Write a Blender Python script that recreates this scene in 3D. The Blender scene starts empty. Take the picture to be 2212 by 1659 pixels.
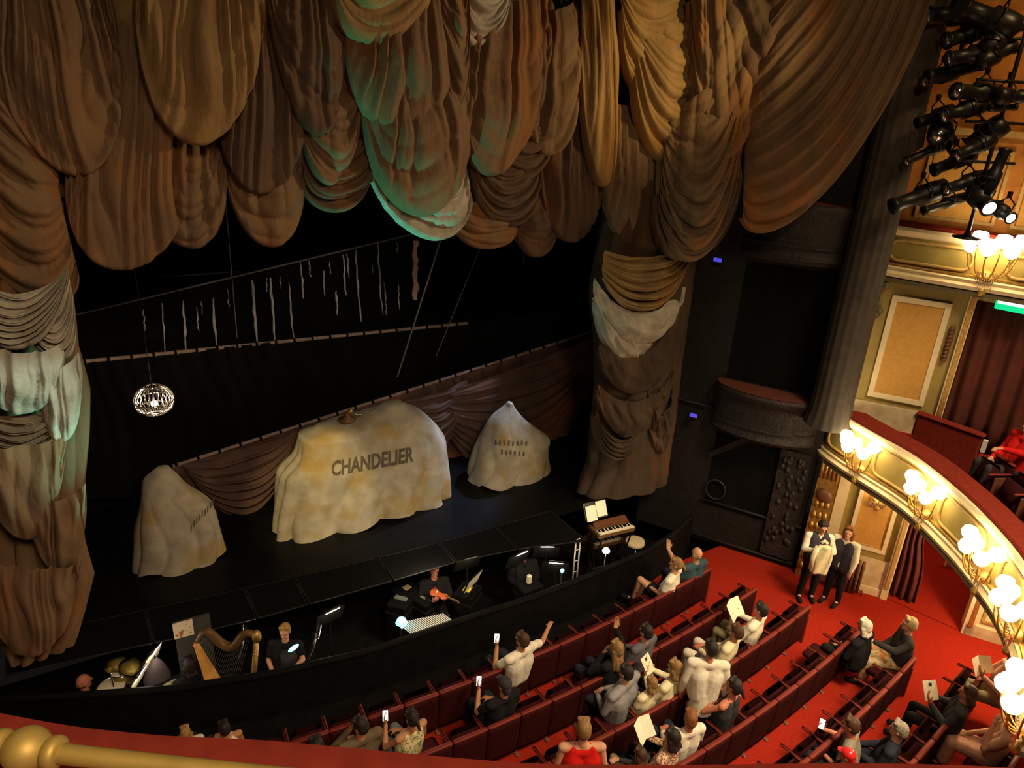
import bpy, bmesh, math, random
import numpy as np
from mathutils import Vector, Matrix
from mathutils.bvhtree import BVHTree

# ------------------------------------------------------------------ camera
SC = bpy.context.scene
COL = SC.collection
W, H = 2212.0, 1659.0
F = 1600.0                       # focal length in pixels
EYE = np.array([0.0, 0.0, 9.0])  # seat in the upper circle, 9 m above the stalls
_d = np.array([(880 - W/2)/F, -(4700 - H/2)/F, -1.0]); _d /= np.linalg.norm(_d)
_up = -_d
_fw = np.array([0, 0, -1.0]); _fh = _fw - _up*_fw.dot(_up); _fh /= np.linalg.norm(_fh)
_rt = np.cross(_fh, _up)
_yaw = math.radians(-33.17)
_c, _s = math.cos(_yaw), math.sin(_yaw)
RM = np.array([_c*_rt - _s*_fh, _s*_rt + _c*_fh, _up])   # world = RM @ camera axes
cam = bpy.data.cameras.new('camera')
cam.sensor_fit = 'HORIZONTAL'; cam.sensor_width = 36.0
cam.lens = F/W*36.0
cam.clip_start = 0.05; cam.clip_end = 200
camo = bpy.data.objects.new('camera', cam); COL.objects.link(camo)
_m = Matrix.Identity(4)
for _i in range(3):
    for _j in range(3):
        _m[_i][_j] = RM[_i][_j]
    _m[_i][3] = EYE[_i]
camo.matrix_world = _m
SC.camera = camo

def ray(px, py):
    return RM @ np.array([(px - W/2)/F, -(py - H/2)/F, -1.0])
def at_y(px, py, y):
    v = ray(px, py); return EYE + v*((y - EYE[1])/v[1])
def at_z(px, py, z):
    v = ray(px, py); return EYE + v*((z - EYE[2])/v[2])
def at_d(px, py, d):
    v = ray(px, py); return EYE + v*(d/math.hypot(v[0], v[1]))
def at_wall(px, py, p0, p1):
    """point of the vertical plane through plan points p0, p1"""
    n = np.array([p1[1]-p0[1], -(p1[0]-p0[0]), 0.0]); v = ray(px, py)
    return EYE + v*(n.dot(np.array([p0[0], p0[1], 0]) - EYE)/n.dot(v))

# ------------------------------------------------------------------ world, exposure
wd = bpy.data.worlds.new('dark_house'); SC.world = wd; wd.use_nodes = True
wd.node_tree.nodes['Background'].inputs[0].default_value = (1.0, 0.80, 0.62, 1)
wd.node_tree.nodes['Background'].inputs[1].default_value = 0.006
SC.view_settings.view_transform = 'Standard'
SC.view_settings.look = 'None'
SC.view_settings.gamma = 1.0
SC.view_settings.exposure = 0.0
SC.view_settings.use_curve_mapping = False

# ------------------------------------------------------------------ large lights
def area(name, loc, target, size, power, color, size_y=None, spread=180):
    l = bpy.data.lights.new(name, 'AREA'); l.energy = power; l.color = color
    l.size = size
    if size_y: l.shape = 'RECTANGLE'; l.size_y = size_y
    l.spread = math.radians(spread)
    o = bpy.data.objects.new(name, l); COL.objects.link(o); o.location = loc
    o.rotation_euler = (Vector(target) - Vector(loc)).to_track_quat('-Z', 'Y').to_euler()
    return o
def spot(name, loc, target, power, color, angle, blend=0.5, rad=0.1):
    l = bpy.data.lights.new(name, 'SPOT'); l.energy = power; l.color = color
    l.spot_size = math.radians(angle); l.spot_blend = blend; l.shadow_soft_size = rad
    o = bpy.data.objects.new(name, l); COL.objects.link(o); o.location = loc
    o.rotation_euler = (Vector(target) - Vector(loc)).to_track_quat('-Z', 'Y').to_euler()
    return o
def point(name, loc, power, color, rad=0.1):
    l = bpy.data.lights.new(name, 'POINT'); l.energy = power; l.color = color; l.shadow_soft_size = rad
    o = bpy.data.objects.new(name, l); COL.objects.link(o); o.location = loc
    return o
WARM = (1.0, 0.70, 0.40)
# the auditorium's ceiling lights, far above the stalls
area('house_light', (8.5, -0.5, 14.5), (8.8, 3.0, 0), 3.0, 560, (1.0, 0.76, 0.48), spread=72)
area('house_light_circle', (1.0, -3.0, 13.0), (0.8, 1.0, 8), 2.0, 240, (1.0, 0.7, 0.45), spread=90)
# amber wash on the drapes from the front-of-house lantern positions
spot('drape_wash_stage_side', (12.0, 3.0, 10.5), (1.0, 10.0, 8.2), 1700, (1.0, 0.70, 0.40), 60, 0.9, 0.25)
spot('drape_wash_centre', (10.5, 2.5, 11.0), (8.4, 9.8, 9.2), 2100, (1.0, 0.68, 0.28), 26, 1.0, 0.2)
spot('drape_wash_house_left', (-3.0, 2.0, 11.5), (1.0, 10.0, 6.5), 110, (1.0, 0.70, 0.42), 60, 0.9, 0.25)
spot('drape_wash_festoon', (4.0, 0.5, 12.0), (10.2, 8.3, 9.0), 650, (1.0, 0.72, 0.42), 36, 0.9, 0.25)
# cool green-blue specials from the stage floor and the wings, plus one unseen house spot
spot('teal_uplight', (2.3, 9.7, 1.25), (4.2, 9.85, 7.2), 1500, (0.10, 1.0, 0.74), 27, 0.8, 0.06)
spot('teal_column_light', (1.6, 8.75, 2.2), (-0.65, 10.0, 5.2), 500, (0.30, 1.0, 0.80), 30, 0.9, 0.06)
spot('cool_column_light', (4.5, 4.5, 9.8), (-0.75, 9.4, 4.75), 1900, (0.62, 1.0, 0.88), 13, 0.8, 0.06)  # unseen spot added in mid-air to cool the left column
spot('teal_side_light', (5.2, 8.6, 2.4), (8.6, 9.4, 6.2), 90, (0.35, 1.0, 0.8), 26, 0.9, 0.06)
# white and steel-blue light on the dust sheets
spot('sheet_front_light', (1.2, 6.0, 8.6), (3.4, 11.6, 1.9), 2300, (1.0, 0.76, 0.36), 17, 0.7, 0.08)
spot('sheet_side_light', (10.0, 12.35, 6.6), (6.5, 11.75, 2.1), 1700, (0.50, 0.64, 1.0), 30, 0.8, 0.08)
spot('sheet_blue_light', (8.4, 11.0, 7.2), (6.0, 11.6, 1.9), 900, (0.55, 0.66, 1.0), 17, 0.8, 0.08)
spot('sheet_left_light', (-0.6, 7.2, 8.5), (1.2, 11.8, 1.7), 34, (1.0, 0.82, 0.58), 16, 0.8, 0.08)
spot('drop_light', (8.5, 10.8, 7.2), (4.0, 13.3, 3.6), 110, (0.9, 0.92, 1.0), 50, 0.9, 0.08)
# unseen lights added to brighten the upper side wall and under the royal circle
spot('upper_wall_fill', (11.0, 3.6, 12.5), (13.0, 6.2, 8.5), 460, (1.0, 0.60, 0.24), 60, 0.8, 0.3)
point('under_circle_fill', (12.6, 3.7, 2.1), 240, (1.0, 0.72, 0.42), 0.15)
point('under_circle_fill_rear', (12.2, 1.2, 2.25), 16, (1.0, 0.72, 0.42), 0.15)
# ------------------------------------------------------------------ materials
def lin(c):
    if isinstance(c, str):
        c = tuple(int(c[i:i+2], 16)/255 for i in (0, 2, 4))
        c = tuple(x/12.92 if x <= .04045 else ((x+.055)/1.055)**2.4 for x in c)
    return (c[0], c[1], c[2], 1.0)
def mat(name, base, base2=None, scale=6.0, rough=0.7, metal=0.0, spec=0.3, bump=0.0, bscale=60.0,
        lo=0.35, hi=0.65, third=None, tscale=2.0, tlo=0.55, thi=0.72, emit=None, estr=0.0, stretch=(1, 1, 1), sheen=0.0):
    m = bpy.data.materials.new(name); m.use_nodes = True
    nt = m.node_tree; N = nt.nodes; L = nt.links
    b = N['Principled BSDF']
    b.inputs['Base Color'].default_value = lin(base)
    b.inputs['Roughness'].default_value = rough
    b.inputs['Metallic'].default_value = metal
    b.inputs['Specular IOR Level'].default_value = spec
    if sheen: b.inputs['Sheen Weight'].default_value = sheen
    tc = N.new('ShaderNodeTexCoord'); mp = N.new('ShaderNodeMapping'); mp.inputs['Scale'].default_value = stretch
    L.new(tc.outputs['Object'], mp.inputs[0])
    def noise(s, a, c, det=5):
        n = N.new('ShaderNodeTexNoise'); n.inputs['Scale'].default_value = s; n.inputs['Detail'].default_value = det
        L.new(mp.outputs[0], n.inputs['Vector'])
        r = N.new('ShaderNodeMapRange'); r.inputs[1].default_value = a; r.inputs[2].default_value = c
        L.new(n.outputs[0], r.inputs[0]); return r.outputs[0]
    def mix(f, A, B):
        x = N.new('ShaderNodeMix'); x.data_type = 'RGBA'
        L.new(f, x.inputs[0])
        for k, v in ((6, A), (7, B)):
            if hasattr(v, 'is_output'): L.new(v, x.inputs[k])
            else: x.inputs[k].default_value = v
        return x.outputs[2]
    col = None
    if base2 is not None:
        col = mix(noise(scale, lo, hi), lin(base), lin(base2))
        if third is not None:
            col = mix(noise(tscale, tlo, thi, 3), col, lin(third))
        L.new(col, b.inputs['Base Color'])
    if bump:
        n = N.new('ShaderNodeTexNoise'); n.inputs['Scale'].default_value = bscale; n.inputs['Detail'].default_value = 4
        L.new(mp.outputs[0], n.inputs['Vector'])
        bp = N.new('ShaderNodeBump'); bp.inputs['Strength'].default_value = bump; bp.inputs['Distance'].default_value = 0.02
        L.new(n.outputs[0], bp.inputs['Height']); L.new(bp.outputs[0], b.inputs['Normal'])
    if emit is not None:
        b.inputs['Emission Color'].default_value = lin(emit); b.inputs['Emission Strength'].default_value = estr
    return m

M = {}
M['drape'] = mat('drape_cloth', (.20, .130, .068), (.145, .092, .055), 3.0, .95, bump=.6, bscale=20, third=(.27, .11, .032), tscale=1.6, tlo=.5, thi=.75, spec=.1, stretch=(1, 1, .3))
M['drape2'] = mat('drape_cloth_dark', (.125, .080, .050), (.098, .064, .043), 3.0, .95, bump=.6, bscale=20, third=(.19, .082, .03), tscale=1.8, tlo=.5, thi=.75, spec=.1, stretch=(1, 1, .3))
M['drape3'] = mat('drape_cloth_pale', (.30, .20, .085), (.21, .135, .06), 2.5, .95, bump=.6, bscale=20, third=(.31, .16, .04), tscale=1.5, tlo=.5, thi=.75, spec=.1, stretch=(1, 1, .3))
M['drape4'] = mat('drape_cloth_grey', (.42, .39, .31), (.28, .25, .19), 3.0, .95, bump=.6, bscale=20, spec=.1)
M['back'] = mat('back_drape_brown', (.12, .070, .052), (.085, .052, .042), 3, .9, bump=.3, bscale=10, third=(.22, .07, .03), tscale=.9, tlo=.55, thi=.8, spec=.1)
M['blackcloth'] = mat('black_serge', (.005, .005, .005), (.008, .0075, .007), 2, 1.0, spec=.02, stretch=(1, 1, .2))
M['sheet'] = mat('dust_sheet_canvas', (.40, .36, .27), (.28, .255, .19), 3.5, .95, bump=.25, bscale=30, third=(.34, .24, .08), tscale=1.8, tlo=.5, thi=.7, spec=.1)
M['stencil'] = mat('stencil_paint', (.07, .06, .04), (.12, .10, .07), 9, .9)
M['stage'] = mat('stage_black', (.004, .004, .0045), (.006, .006, .006), 4, .42, spec=.12)
M['black'] = mat('black_paint', (.0045, .0042, .0042), (.007, .0064, .0064), 5, .75, spec=.06)
M['blackm'] = mat('black_metal', (.014, .014, .014), rough=.4, metal=.3, spec=.4)
M['dark'] = mat('dark_plaster', (.009, .0072, .006), (.014, .011, .009), 7, .75, bump=.5, bscale=9)
M['pillar'] = mat('pillar_paint', (.05, .041, .033), (.065, .053, .043), 6, .8, spec=.1)
M['colcloth'] = mat('column_cloth', (.070, .048, .033), (.05, .035, .025), 3.0, .95, bump=.6, bscale=20, third=(.12, .058, .024), tscale=1.8, tlo=.5, thi=.75, spec=.1, stretch=(1, 1, .3))
M['darkrelief'] = mat('dark_relief', (.016, .012, .011), (.026, .020, .018), 9, .6, bump=1.0, bscale=18)
M['rope'] = mat('rope_hemp', (.20, .19, .17), rough=.8)
M['pole'] = mat('batten_wood', (.34, .25, .20), (.22, .16, .13), 9, .7)
M['streak'] = mat('paint_streak', (.62, .62, .62), (.4, .4, .4), 12, .8)
M['peach'] = mat('frayed_canvas', (.75, .52, .38), (.6, .42, .3), 9, .9)
M['carpet'] = mat('red_carpet', (.30, .020, .009), (.24, .016, .008), 30, 1.0, bump=.4, bscale=120, spec=.05)
M['velvet'] = mat('red_velvet', (.19, .026, .015), (.15, .020, .012), 18, 1.0, spec=.04)
M['plush'] = mat('seat_plush', (.045, .006, .007), (.032, .005, .006), 20, .9, spec=.1)
M['seatwood'] = mat('seat_red_wood', (.15, .018, .011), rough=.55, spec=.2)
M['seatback'] = mat('seat_back_cloth', (.042, .008, .007), (.032, .006, .006), 20, 1.0, spec=.03)
M['gold'] = mat('gilding', (.62, .40, .11), (.42, .25, .06), 14, .38, metal=.75, bump=.6, bscale=35)
M['golddull'] = mat('gilt_paint', (.50, .33, .11), (.40, .25, .08), 10, .55, bump=.5, bscale=30)
M['cream'] = mat('cream_paint', (.72, .60, .36), (.66, .54, .32), 5, .6)
M['marble'] = mat('cream_marble', (.66, .56, .36), (.50, .38, .20), 5, .45)
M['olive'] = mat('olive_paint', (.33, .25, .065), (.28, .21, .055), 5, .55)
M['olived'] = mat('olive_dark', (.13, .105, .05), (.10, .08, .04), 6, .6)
M['ochre'] = mat('ochre_damask', (.54, .29, .06), (.48, .25, .05), 16, .7)
M['orange'] = mat('amber_wall', (.48, .20, .035), (.34, .12, .02), 5, .7)
M['redwall'] = mat('red_wall', (.28, .018, .014), (.22, .014, .012), 6, .8)
M['maroon'] = mat('maroon_curtain', (.12, .030, .018), (.09, .022, .014), 4, .9)
M['brown'] = mat('brown_enamel', (.14, .055, .025), rough=.45)
M['white'] = mat('white_paint', (.75, .72, .66), rough=.6)
M['paper'] = mat('paper', (.82, .76, .60), (.78, .70, .54), 20, .8)
M['paperprint'] = mat('printed_paper', (.80, .70, .52), (.45, .16, .06), 9, .8, lo=.55, hi=.6)
M['brass'] = mat('brass', (.30, .22, .055), (.25, .18, .042), 12, .55, metal=.45)
M['chrome'] = mat('chrome', (.75, .75, .75), rough=.2, metal=1.0)
M['silver'] = mat('steel_bars', (.80, .78, .72), rough=.35, metal=.35)
M['harpwood'] = mat('harp_wood', (.85, .45, .12), (.75, .36, .08), 5, .4)
M['darkwood'] = mat('dark_wood', (.16, .085, .03), (.12, .06, .02), 6, .45)
M['violin'] = mat('violin_varnish', (.46, .10, .03), rough=.3)
M['glow'] = mat('frosted_lamp_glass', (1, .9, .7), emit=(1.0, .80, .48), estr=16)
M['glowsoft'] = mat('lamp_glow', (1, .9, .7), emit=(1.0, .84, .55), estr=5)
M['screen'] = mat('lit_screen', (.9, .95, 1), emit=(.80, .88, 1.0), estr=5)
M['teallamp'] = mat('teal_lamp', (.5, 1, 1), emit=(.15, .85, .95), estr=3.0)
M['bulb'] = mat('bulb_lit', (1, .9, .8), emit=(1.0, .86, .70), estr=60)
M['bulbw'] = mat('stand_lamp_lit', (1, 1, .95), emit=(1.0, .93, .80), estr=5)
M['blue'] = mat('blue_led', (.1, .1, .8), emit=(.08, .07, .85), estr=.7)
M['green'] = mat('exit_green', (0, .6, .25), emit=(.0, .55, .22), estr=1.0)
M['exitw'] = mat('exit_white', (1, 1, 1), emit=(1, 1, .95), estr=2.2)
M['crystal'] = mat('crystal_beads', (.72, .66, .58), rough=.15, metal=.9)
M['skinA'] = mat('skin_fair', (.56, .30, .18), (.52, .26, .15), 9, .6)
M['skinB'] = mat('skin_tan', (.46, .22, .10), (.42, .19, .09), 9, .6)
M['skinR'] = mat('skin_flushed', (.50, .19, .11), (.45, .16, .09), 9, .6)
M['eyes'] = mat('eye_dark', (.03, .02, .015), rough=.3)
for k, c in dict(black=(.014, .013, .014), navy=(.020, .022, .032), white=(.78, .72, .58), cream=(.74, .66, .42), grey=(.26, .25, .25),
                 greyblue=(.12, .11, .13), olive=(.15, .11, .065), denim=(.15, .17, .16), khaki=(.24, .20, .11), red=(.60, .014, .010),
                 teal=(.04, .08, .10), dkgrey=(.045, .042, .045), greytee=(.22, .19, .14), tan=(.40, .30, .16), pink=(.60, .34, .26), whitep=(.66, .60, .48),
                 waistcoat=(.050, .045, .062), brownd=(.07, .035, .02)).items():
    M['c_'+k] = mat('cloth_'+k, c, tuple(x*.82 for x in c), 14, .95, bump=.25, bscale=35, spec=.1)
M['c_floral'] = mat('cloth_floral', (.70, .62, .36), (.16, .22, .08), 26, .95, lo=.5, hi=.58, third=(.62, .40, .10), tscale=18, tlo=.58, thi=.62)
M['c_print'] = mat('cloth_printed', (.62, .42, .28), (.18, .08, .05), 40, .95, lo=.46, hi=.56)
M['c_patt'] = mat('cloth_patterned', (.50, .42, .26), (.42, .16, .03), 14, .95, lo=.5, hi=.58)
for k, c in dict(dark=(.018, .012, .010), brown=(.075, .034, .016), ginger=(.24, .085, .02), blonde=(.46, .26, .08), pale=(.62, .46, .22), grey=(.26, .23, .16), light=(.30, .17, .06), white=(.7, .64, .5)).items():
    M['h_'+k] = mat('hair_'+k, c, tuple(x*.6 for x in c), 30, .6, spec=.35, bump=.5, bscale=60)
M['redgloss'] = mat('red_gloss', (.62, .02, .02), rough=.2, spec=.5)
def net_mat():
    m = bpy.data.materials.new('pit_net'); m.use_nodes = True; nt = m.node_tree; N = nt.nodes; L = nt.links
    b = N['Principled BSDF']; b.inputs['Base Color'].default_value = (.007, .007, .007, 1); b.inputs['Roughness'].default_value = 1; b.inputs['Specular IOR Level'].default_value = .05
    b.inputs['Alpha'].default_value = .8
    return m
M['net'] = net_mat()
def glass_mat():
    m = bpy.data.materials.new('globe_glass'); m.use_nodes = True
    b = m.node_tree.nodes['Principled BSDF']; b.inputs['Transmission Weight'].default_value = 1; b.inputs['Roughness'].default_value = .05; b.inputs['IOR'].default_value = 1.05
    return m
M['glass'] = glass_mat()

# ------------------------------------------------------------------ mesh builder
class MB:
    def __init__(s): s.v = []; s.f = []; s.m = []
    def add(s, vs, fs, mi=0):
        o = len(s.v); s.v.extend([tuple(map(float, p)) for p in vs]); s.f.extend([tuple(i+o for i in f) for f in fs]); s.m.extend([mi]*len(fs)); return s
    def box(s, c, size, rz=0.0, rx=0.0, ry=0.0, mi=0, bev=0.0):
        hx, hy, hz = size[0]/2, size[1]/2, size[2]/2
        R = Matrix.Rotation(rz, 3, 'Z') @ Matrix.Rotation(ry, 3, 'Y') @ Matrix.Rotation(rx, 3, 'X')
        b = min(bev, hx*.9, hy*.9, hz*.9)
        if b <= 0:
            P = [(x*hx, y*hy, z*hz) for z in (-1, 1) for y in (-1, 1) for x in (-1, 1)]
            Fc = [(0, 2, 3, 1), (4, 5, 7, 6), (0, 1, 5, 4), (2, 6, 7, 3), (0, 4, 6, 2), (1, 3, 7, 5)]
        else:
            P = []; Fc = []
            ring = []
            prof = [(-hz, b), (-hz+b, 0), (hz-b, 0), (hz, b)]
            for z, ins in prof:
                i2 = ins
                x0, y0 = hx-i2, hy-i2
                q = [(-x0+b, -y0), (x0-b, -y0), (x0, -y0+b), (x0, y0-b), (x0-b, y0), (-x0+b, y0), (-x0, y0-b), (-x0, -y0+b)]
                ring.append(len(P)); P += [(a, c_, z) for a, c_ in q]
            for k in range(3):
                for i in range(8):
                    j = (i+1) % 8
                    Fc.append((ring[k]+i, ring[k]+j, ring[k+1]+j, ring[k+1]+i))
            Fc.append(tuple(ring[0]+i for i in range(7, -1, -1))); Fc.append(tuple(ring[3]+i for i in range(8)))
        c = Vector(c)
        return s.add([c + R @ Vector(p) for p in P], Fc, mi)
    def cone(s, p0, p1, r0, r1, n=10, mi=0, cap=True, rounded=False):
        p0 = Vector(p0); p1 = Vector(p1); d = p1-p0; ln = d.length
        d = d/ln if ln > 1e-9 else Vector((0, 0, 1))
        a = d.orthogonal().normalized(); b = d.cross(a)
        rows = []
        if rounded:
            for t in (-1.5, -1.1, -.6): rows.append((p0 + d*(r0*math.sin(t)), r0*math.cos(t)))
            rows.append((p0, r0)); rows.append((p1, r1))
            for t in (.6, 1.1, 1.5): rows.append((p1 + d*(r1*math.sin(t)), r1*math.cos(t)))
        else: rows = [(p0, r0), (p1, r1)]
        V = []
        for c, r in rows:
            for i in range(n):
                t = 2*math.pi*i/n; V.append(c + a*(r*math.cos(t)) + b*(r*math.sin(t)))
        Fc = []
        for k in range(len(rows)-1):
            for i in range(n):
                j = (i+1) % n; Fc.append((k*n+i, k*n+j, (k+1)*n+j, (k+1)*n+i))
        if cap:
            Fc.append(tuple(range(n-1, -1, -1))); Fc.append(tuple((len(rows)-1)*n+i for i in range(n)))
        return s.add(V, Fc, mi)
    def tube(s, pts, r, n=8, mi=0, closed=False):
        pts = [Vector(p) for p in pts]; m = len(pts); V = []; Fc = []
        prev = None
        rr = r if hasattr(r, '__len__') else [r]*m
        for i in range(m):
            t = (pts[(i+1) % m] - pts[i-1]) if closed or 0 < i < m-1 else (pts[1]-pts[0] if i == 0 else pts[-1]-pts[-2])
            t = t.normalized()
            if prev is None: a = t.orthogonal().normalized()
            else:
                a = prev - t*prev.dot(t)
                a = a.normalized() if a.length > 1e-6 else t.orthogonal().normalized()
            prev = a; b = t.cross(a)
            for k in range(n):
                th = 2*math.pi*k/n; V.append(pts[i] + a*(rr[i]*math.cos(th)) + b*(rr[i]*math.sin(th)))
        for i in range(m if closed else m-1):
            i2 = (i+1) % m
            for k in range(n):
                k2 = (k+1) % n; Fc.append((i*n+k, i*n+k2, i2*n+k2, i2*n+k))
        if not closed:
            Fc.append(tuple(range(n-1, -1, -1))); Fc.append(tuple((m-1)*n+k for k in range(n)))
        return s.add(V, Fc, mi)
    def lathe(s, prof, c=(0, 0, 0), n=20, mi=0, axis=None, sx=1.0, sy=1.0):
        c = Vector(c); R = Matrix.Identity(3)
        if axis is not None: R = Vector((0, 0, 1)).rotation_difference(Vector(axis)).to_matrix()
        V = []; Fc = []
        for r, z in prof:
            for i in range(n):
                t = 2*math.pi*i/n; V.append(c + R @ Vector((r*math.cos(t)*sx, r*math.sin(t)*sy, z)))
        for k in range(len(prof)-1):
            for i in range(n):
                j = (i+1) % n; Fc.append((k*n+i, k*n+j, (k+1)*n+j, (k+1)*n+i))
        Fc.append(tuple(range(n-1, -1, -1))); Fc.append(tuple((len(prof)-1)*n+i for i in range(n)))
        return s.add(V, Fc, mi)
    def ball(s, c, r, n=14, mi=0, R=None):
        rx, ry, rz = r if hasattr(r, '__len__') else (r, r, r)
        c = Vector(c); V = []; Fc = []; m = max(4, n//2)
        for k in range(m+1):
            ph = math.pi*(k+.02*(k == 0)-.02*(k == m))/m
            for i in range(n):
                t = 2*math.pi*i/n; p = Vector((rx*math.sin(ph)*math.cos(t), ry*math.sin(ph)*math.sin(t), -rz*math.cos(ph)))
                V.append(c + (R @ p if R is not None else p))
        for k in range(m):
            for i in range(n):
                j = (i+1) % n; Fc.append((k*n+i, k*n+j, (k+1)*n+j, (k+1)*n+i))
        Fc.append(tuple(range(n-1, -1, -1))); Fc.append(tuple(m*n+i for i in range(n)))
        return s.add(V, Fc, mi)
    def prism(s, poly, d, mi=0):
        """poly: 3D points; d: extrusion vector"""
        n = len(poly); d = Vector(d); A = [Vector(p) for p in poly]
        Fc = [tuple(range(n)), tuple(range(2*n-1, n-1, -1))] + [(i, i+n, (i+1) % n+n, (i+1) % n) for i in range(n)]
        return s.add(A + [a+d for a in A], Fc, mi)
    def grid(s, fn, nu, nv, mi=0, closed_u=False):
        V = [fn(i/(nu if closed_u else nu-1), j/(nv-1)) for j in range(nv) for i in range(nu)]
        Fc = []
        for j in range(nv-1):
            for i in range(nu if closed_u else nu-1):
                i2 = (i+1) % nu; Fc.append((j*nu+i, j*nu+i2, (j+1)*nu+i2, (j+1)*nu+i))
        return s.add(V, Fc, mi)
    def build(s, name, m, parent=None, smooth=False, solid=0.0):
        me = bpy.data.meshes.new(name); me.from_pydata(s.v, [], s.f)
        ms = m if isinstance(m, (list, tuple)) else [m]
        for x in ms: me.materials.append(M[x] if isinstance(x, str) else x)
        if len(ms) > 1: me.polygons.foreach_set('material_index', s.m)
        bm = bmesh.new(); bm.from_mesh(me); bmesh.ops.recalc_face_normals(bm, faces=bm.faces); bm.to_mesh(me); bm.free()
        if smooth: me.polygons.foreach_set('use_smooth', [True]*len(me.polygons))
        me.update()
        o = bpy.data.objects.new(name, me); COL.objects.link(o)
        if parent is not None: o.parent = parent
        if solid:
            md = o.modifiers.new('thickness', 'SOLIDIFY'); md.thickness = solid; md.offset = 0
        return o
def tag(o, label=None, cat=None, group=None, kind=None):
    if label: o['label'] = label
    if cat: o['category'] = cat
    if group: o['group'] = group
    if kind: o['kind'] = kind
    return o
def empty(name, loc, label, cat, group=None, rz=0.0, kind=None):
    o = bpy.data.objects.new(name, None); COL.objects.link(o); o.location = loc; o.rotation_euler = (0, 0, rz)
    o.empty_display_size = .1
    return tag(o, label, cat, group, kind)
def struct(o): o['kind'] = 'structure'; return o
KIDS = {}
def copy_tree(o, parent=None):
    c = o.copy(); COL.objects.link(c)
    if parent is not None: c.parent = parent
    for ch in list(o.children): copy_tree(ch, c)
    return c
def bez(P, t):
    a, b, c, d = [np.array(p, float) for p in P]
    return a*(1-t)**3 + 3*b*t*(1-t)**2 + 3*c*t*t*(1-t) + d*t**3
def wall_seg(name, p0, p1, z0, z1, th, m, side=1):
    d = Vector((p1[0]-p0[0], p1[1]-p0[1], 0)).normalized(); n = Vector((d.y, -d.x, 0))*side*th
    mb = MB(); mb.prism([(p0[0], p0[1], z0), (p1[0], p1[1], z0), (p1[0], p1[1], z1), (p0[0], p0[1], z1)], n)
    return struct(mb.build(name, m))
# ------------------------------------------------------------------ the building
ZS = 1.1                                        # stage level
def interp(pts, x):
    xs = [p[0] for p in pts]; ys = [p[1] for p in pts]; return float(np.interp(x, xs, ys))
PITW = [(-3.2, 10.8), (-.57, 9.55), (.6, 9.05), (1.87, 8.69), (3.21, 8.46), (4.77, 8.41), (6.2, 8.34), (7.37, 8.36), (8.8, 8.45), (9.7, 8.65), (10.6, 9.0)]
mb = MB(); mb.box((5.5, 4.0, -.1), (21, 9.4, .2)); struct(mb.build('floor', 'carpet'))
mb = MB(); mb.box((4.5, 9.9, -.65), (15, 4.2, .1)); struct(mb.build('floor_pit', 'black'))
# pit wall: a black curved panel with a rail
def pit_pts(off, z):
    return [(x, interp(PITW, x) + off, z) for x in np.linspace(-3.0, 10.5, 70)]
mb = MB(); A = pit_pts(0, 0); 
mb.grid(lambda u, v: (lambda x: (x, interp(PITW, x)+(.09 if v > .5 and v < 1 else 0)*0, -1.1+v*1.9))(-3.0+13.5*u), 70, 4)
pw = struct(mb.build('wall_pit', 'black', solid=.08))
mb = MB(); mb.tube(pit_pts(0, .81), .055, 8); struct(mb.build('trim_1', 'black', pw, True))
# black strip painting the floor's shade between pit wall and front row
mb = MB(); mb.grid(lambda u, v: (lambda x: (x, 7.86+.02*(x-5)**2*(1-v)*.8+v*(interp(PITW, x)-7.86-.0), .012))(-.5+9.6*u), 40, 2)
struct(mb.build('floor_shade_strip', 'black'))
# stage
mb = MB()
STEDGE = [(-3.5, 11.4), (-.3, 10.75), (2.1, 10.45), (4.76, 10.2), (6.2, 10.15), (9.1, 10.1), (13, 10.1)]
xs = np.linspace(-3.5, 13, 50)
poly = [(x, interp(STEDGE, x), ZS) for x in xs] + [(13, 17, ZS), (-3.5, 17, ZS)]
mb.prism(poly, (0, 0, -.18)); stg = struct(mb.build('floor_stage', 'stage'))
mb = MB(); mb.box((4.75, 16.6, 6), (17, .2, 14)); struct(mb.build('wall_back', 'blackcloth'))
mb = MB(); mb.box((-3.6, 13.5, 6), (.2, 6.6, 14)); struct(mb.build('wall_stage_side', 'blackcloth'))
mb = MB(); mb.box((12.6, 13.5, 6), (.2, 6.6, 14)); struct(mb.build('wall_wing', 'blackcloth'))
# netted apron panels over the pit
AP = [at_z(*p, ZS) for p in ((120, 1432), (400, 1372), (570, 1330), (850, 1252), (985, 1212), (1130, 1182), (1270, 1166), (1392, 1128))]
APX = [(-2.5, float(AP[0][1])+.15)] + [(float(p[0]), float(p[1])) for p in AP] + [(11.2, float(AP[-1][1])+.1)]
edges_px = [(330, 1385), (555, 1333), (668, 1306), (850, 1252), (985, 1212), (1120, 1184), (1268, 1166), (1392, 1128)]
exs = [-1.4] + [float(at_z(*p, ZS)[0]) for p in edges_px] + [10.4]
for a, b in list(zip(exs[:-1], exs[1:]))[:-2]:
    a2, b2 = a+.02, b-.02; z = ZS-.02
    top = [(x, interp(STEDGE, x)+.0, z) for x in np.linspace(b2, a2, 5)]
    bot = [(x, interp(APX, x), z) for x in np.linspace(a2, b2, 5)]
    cx = sum(p[0] for p in top+bot)/10; cy = sum(p[1] for p in top+bot)/10
    e = empty('apron_panel', (cx, cy, z), 'black netted apron panel covering the pit at the stage edge', 'stage panel', 'netted panels over the pit')
    mb = MB(); mb.prism([(p[0]-cx, p[1]-cy, 0) for p in bot+top], (0, 0, -.015)); mb.build('net_sheet', 'net', e)
    mb = MB(); mb.tube([(p[0]-cx, p[1]-cy, 0) for p in bot+top], .012, 5, closed=True); mb.build('edge_frame', 'dark', e)
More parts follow.
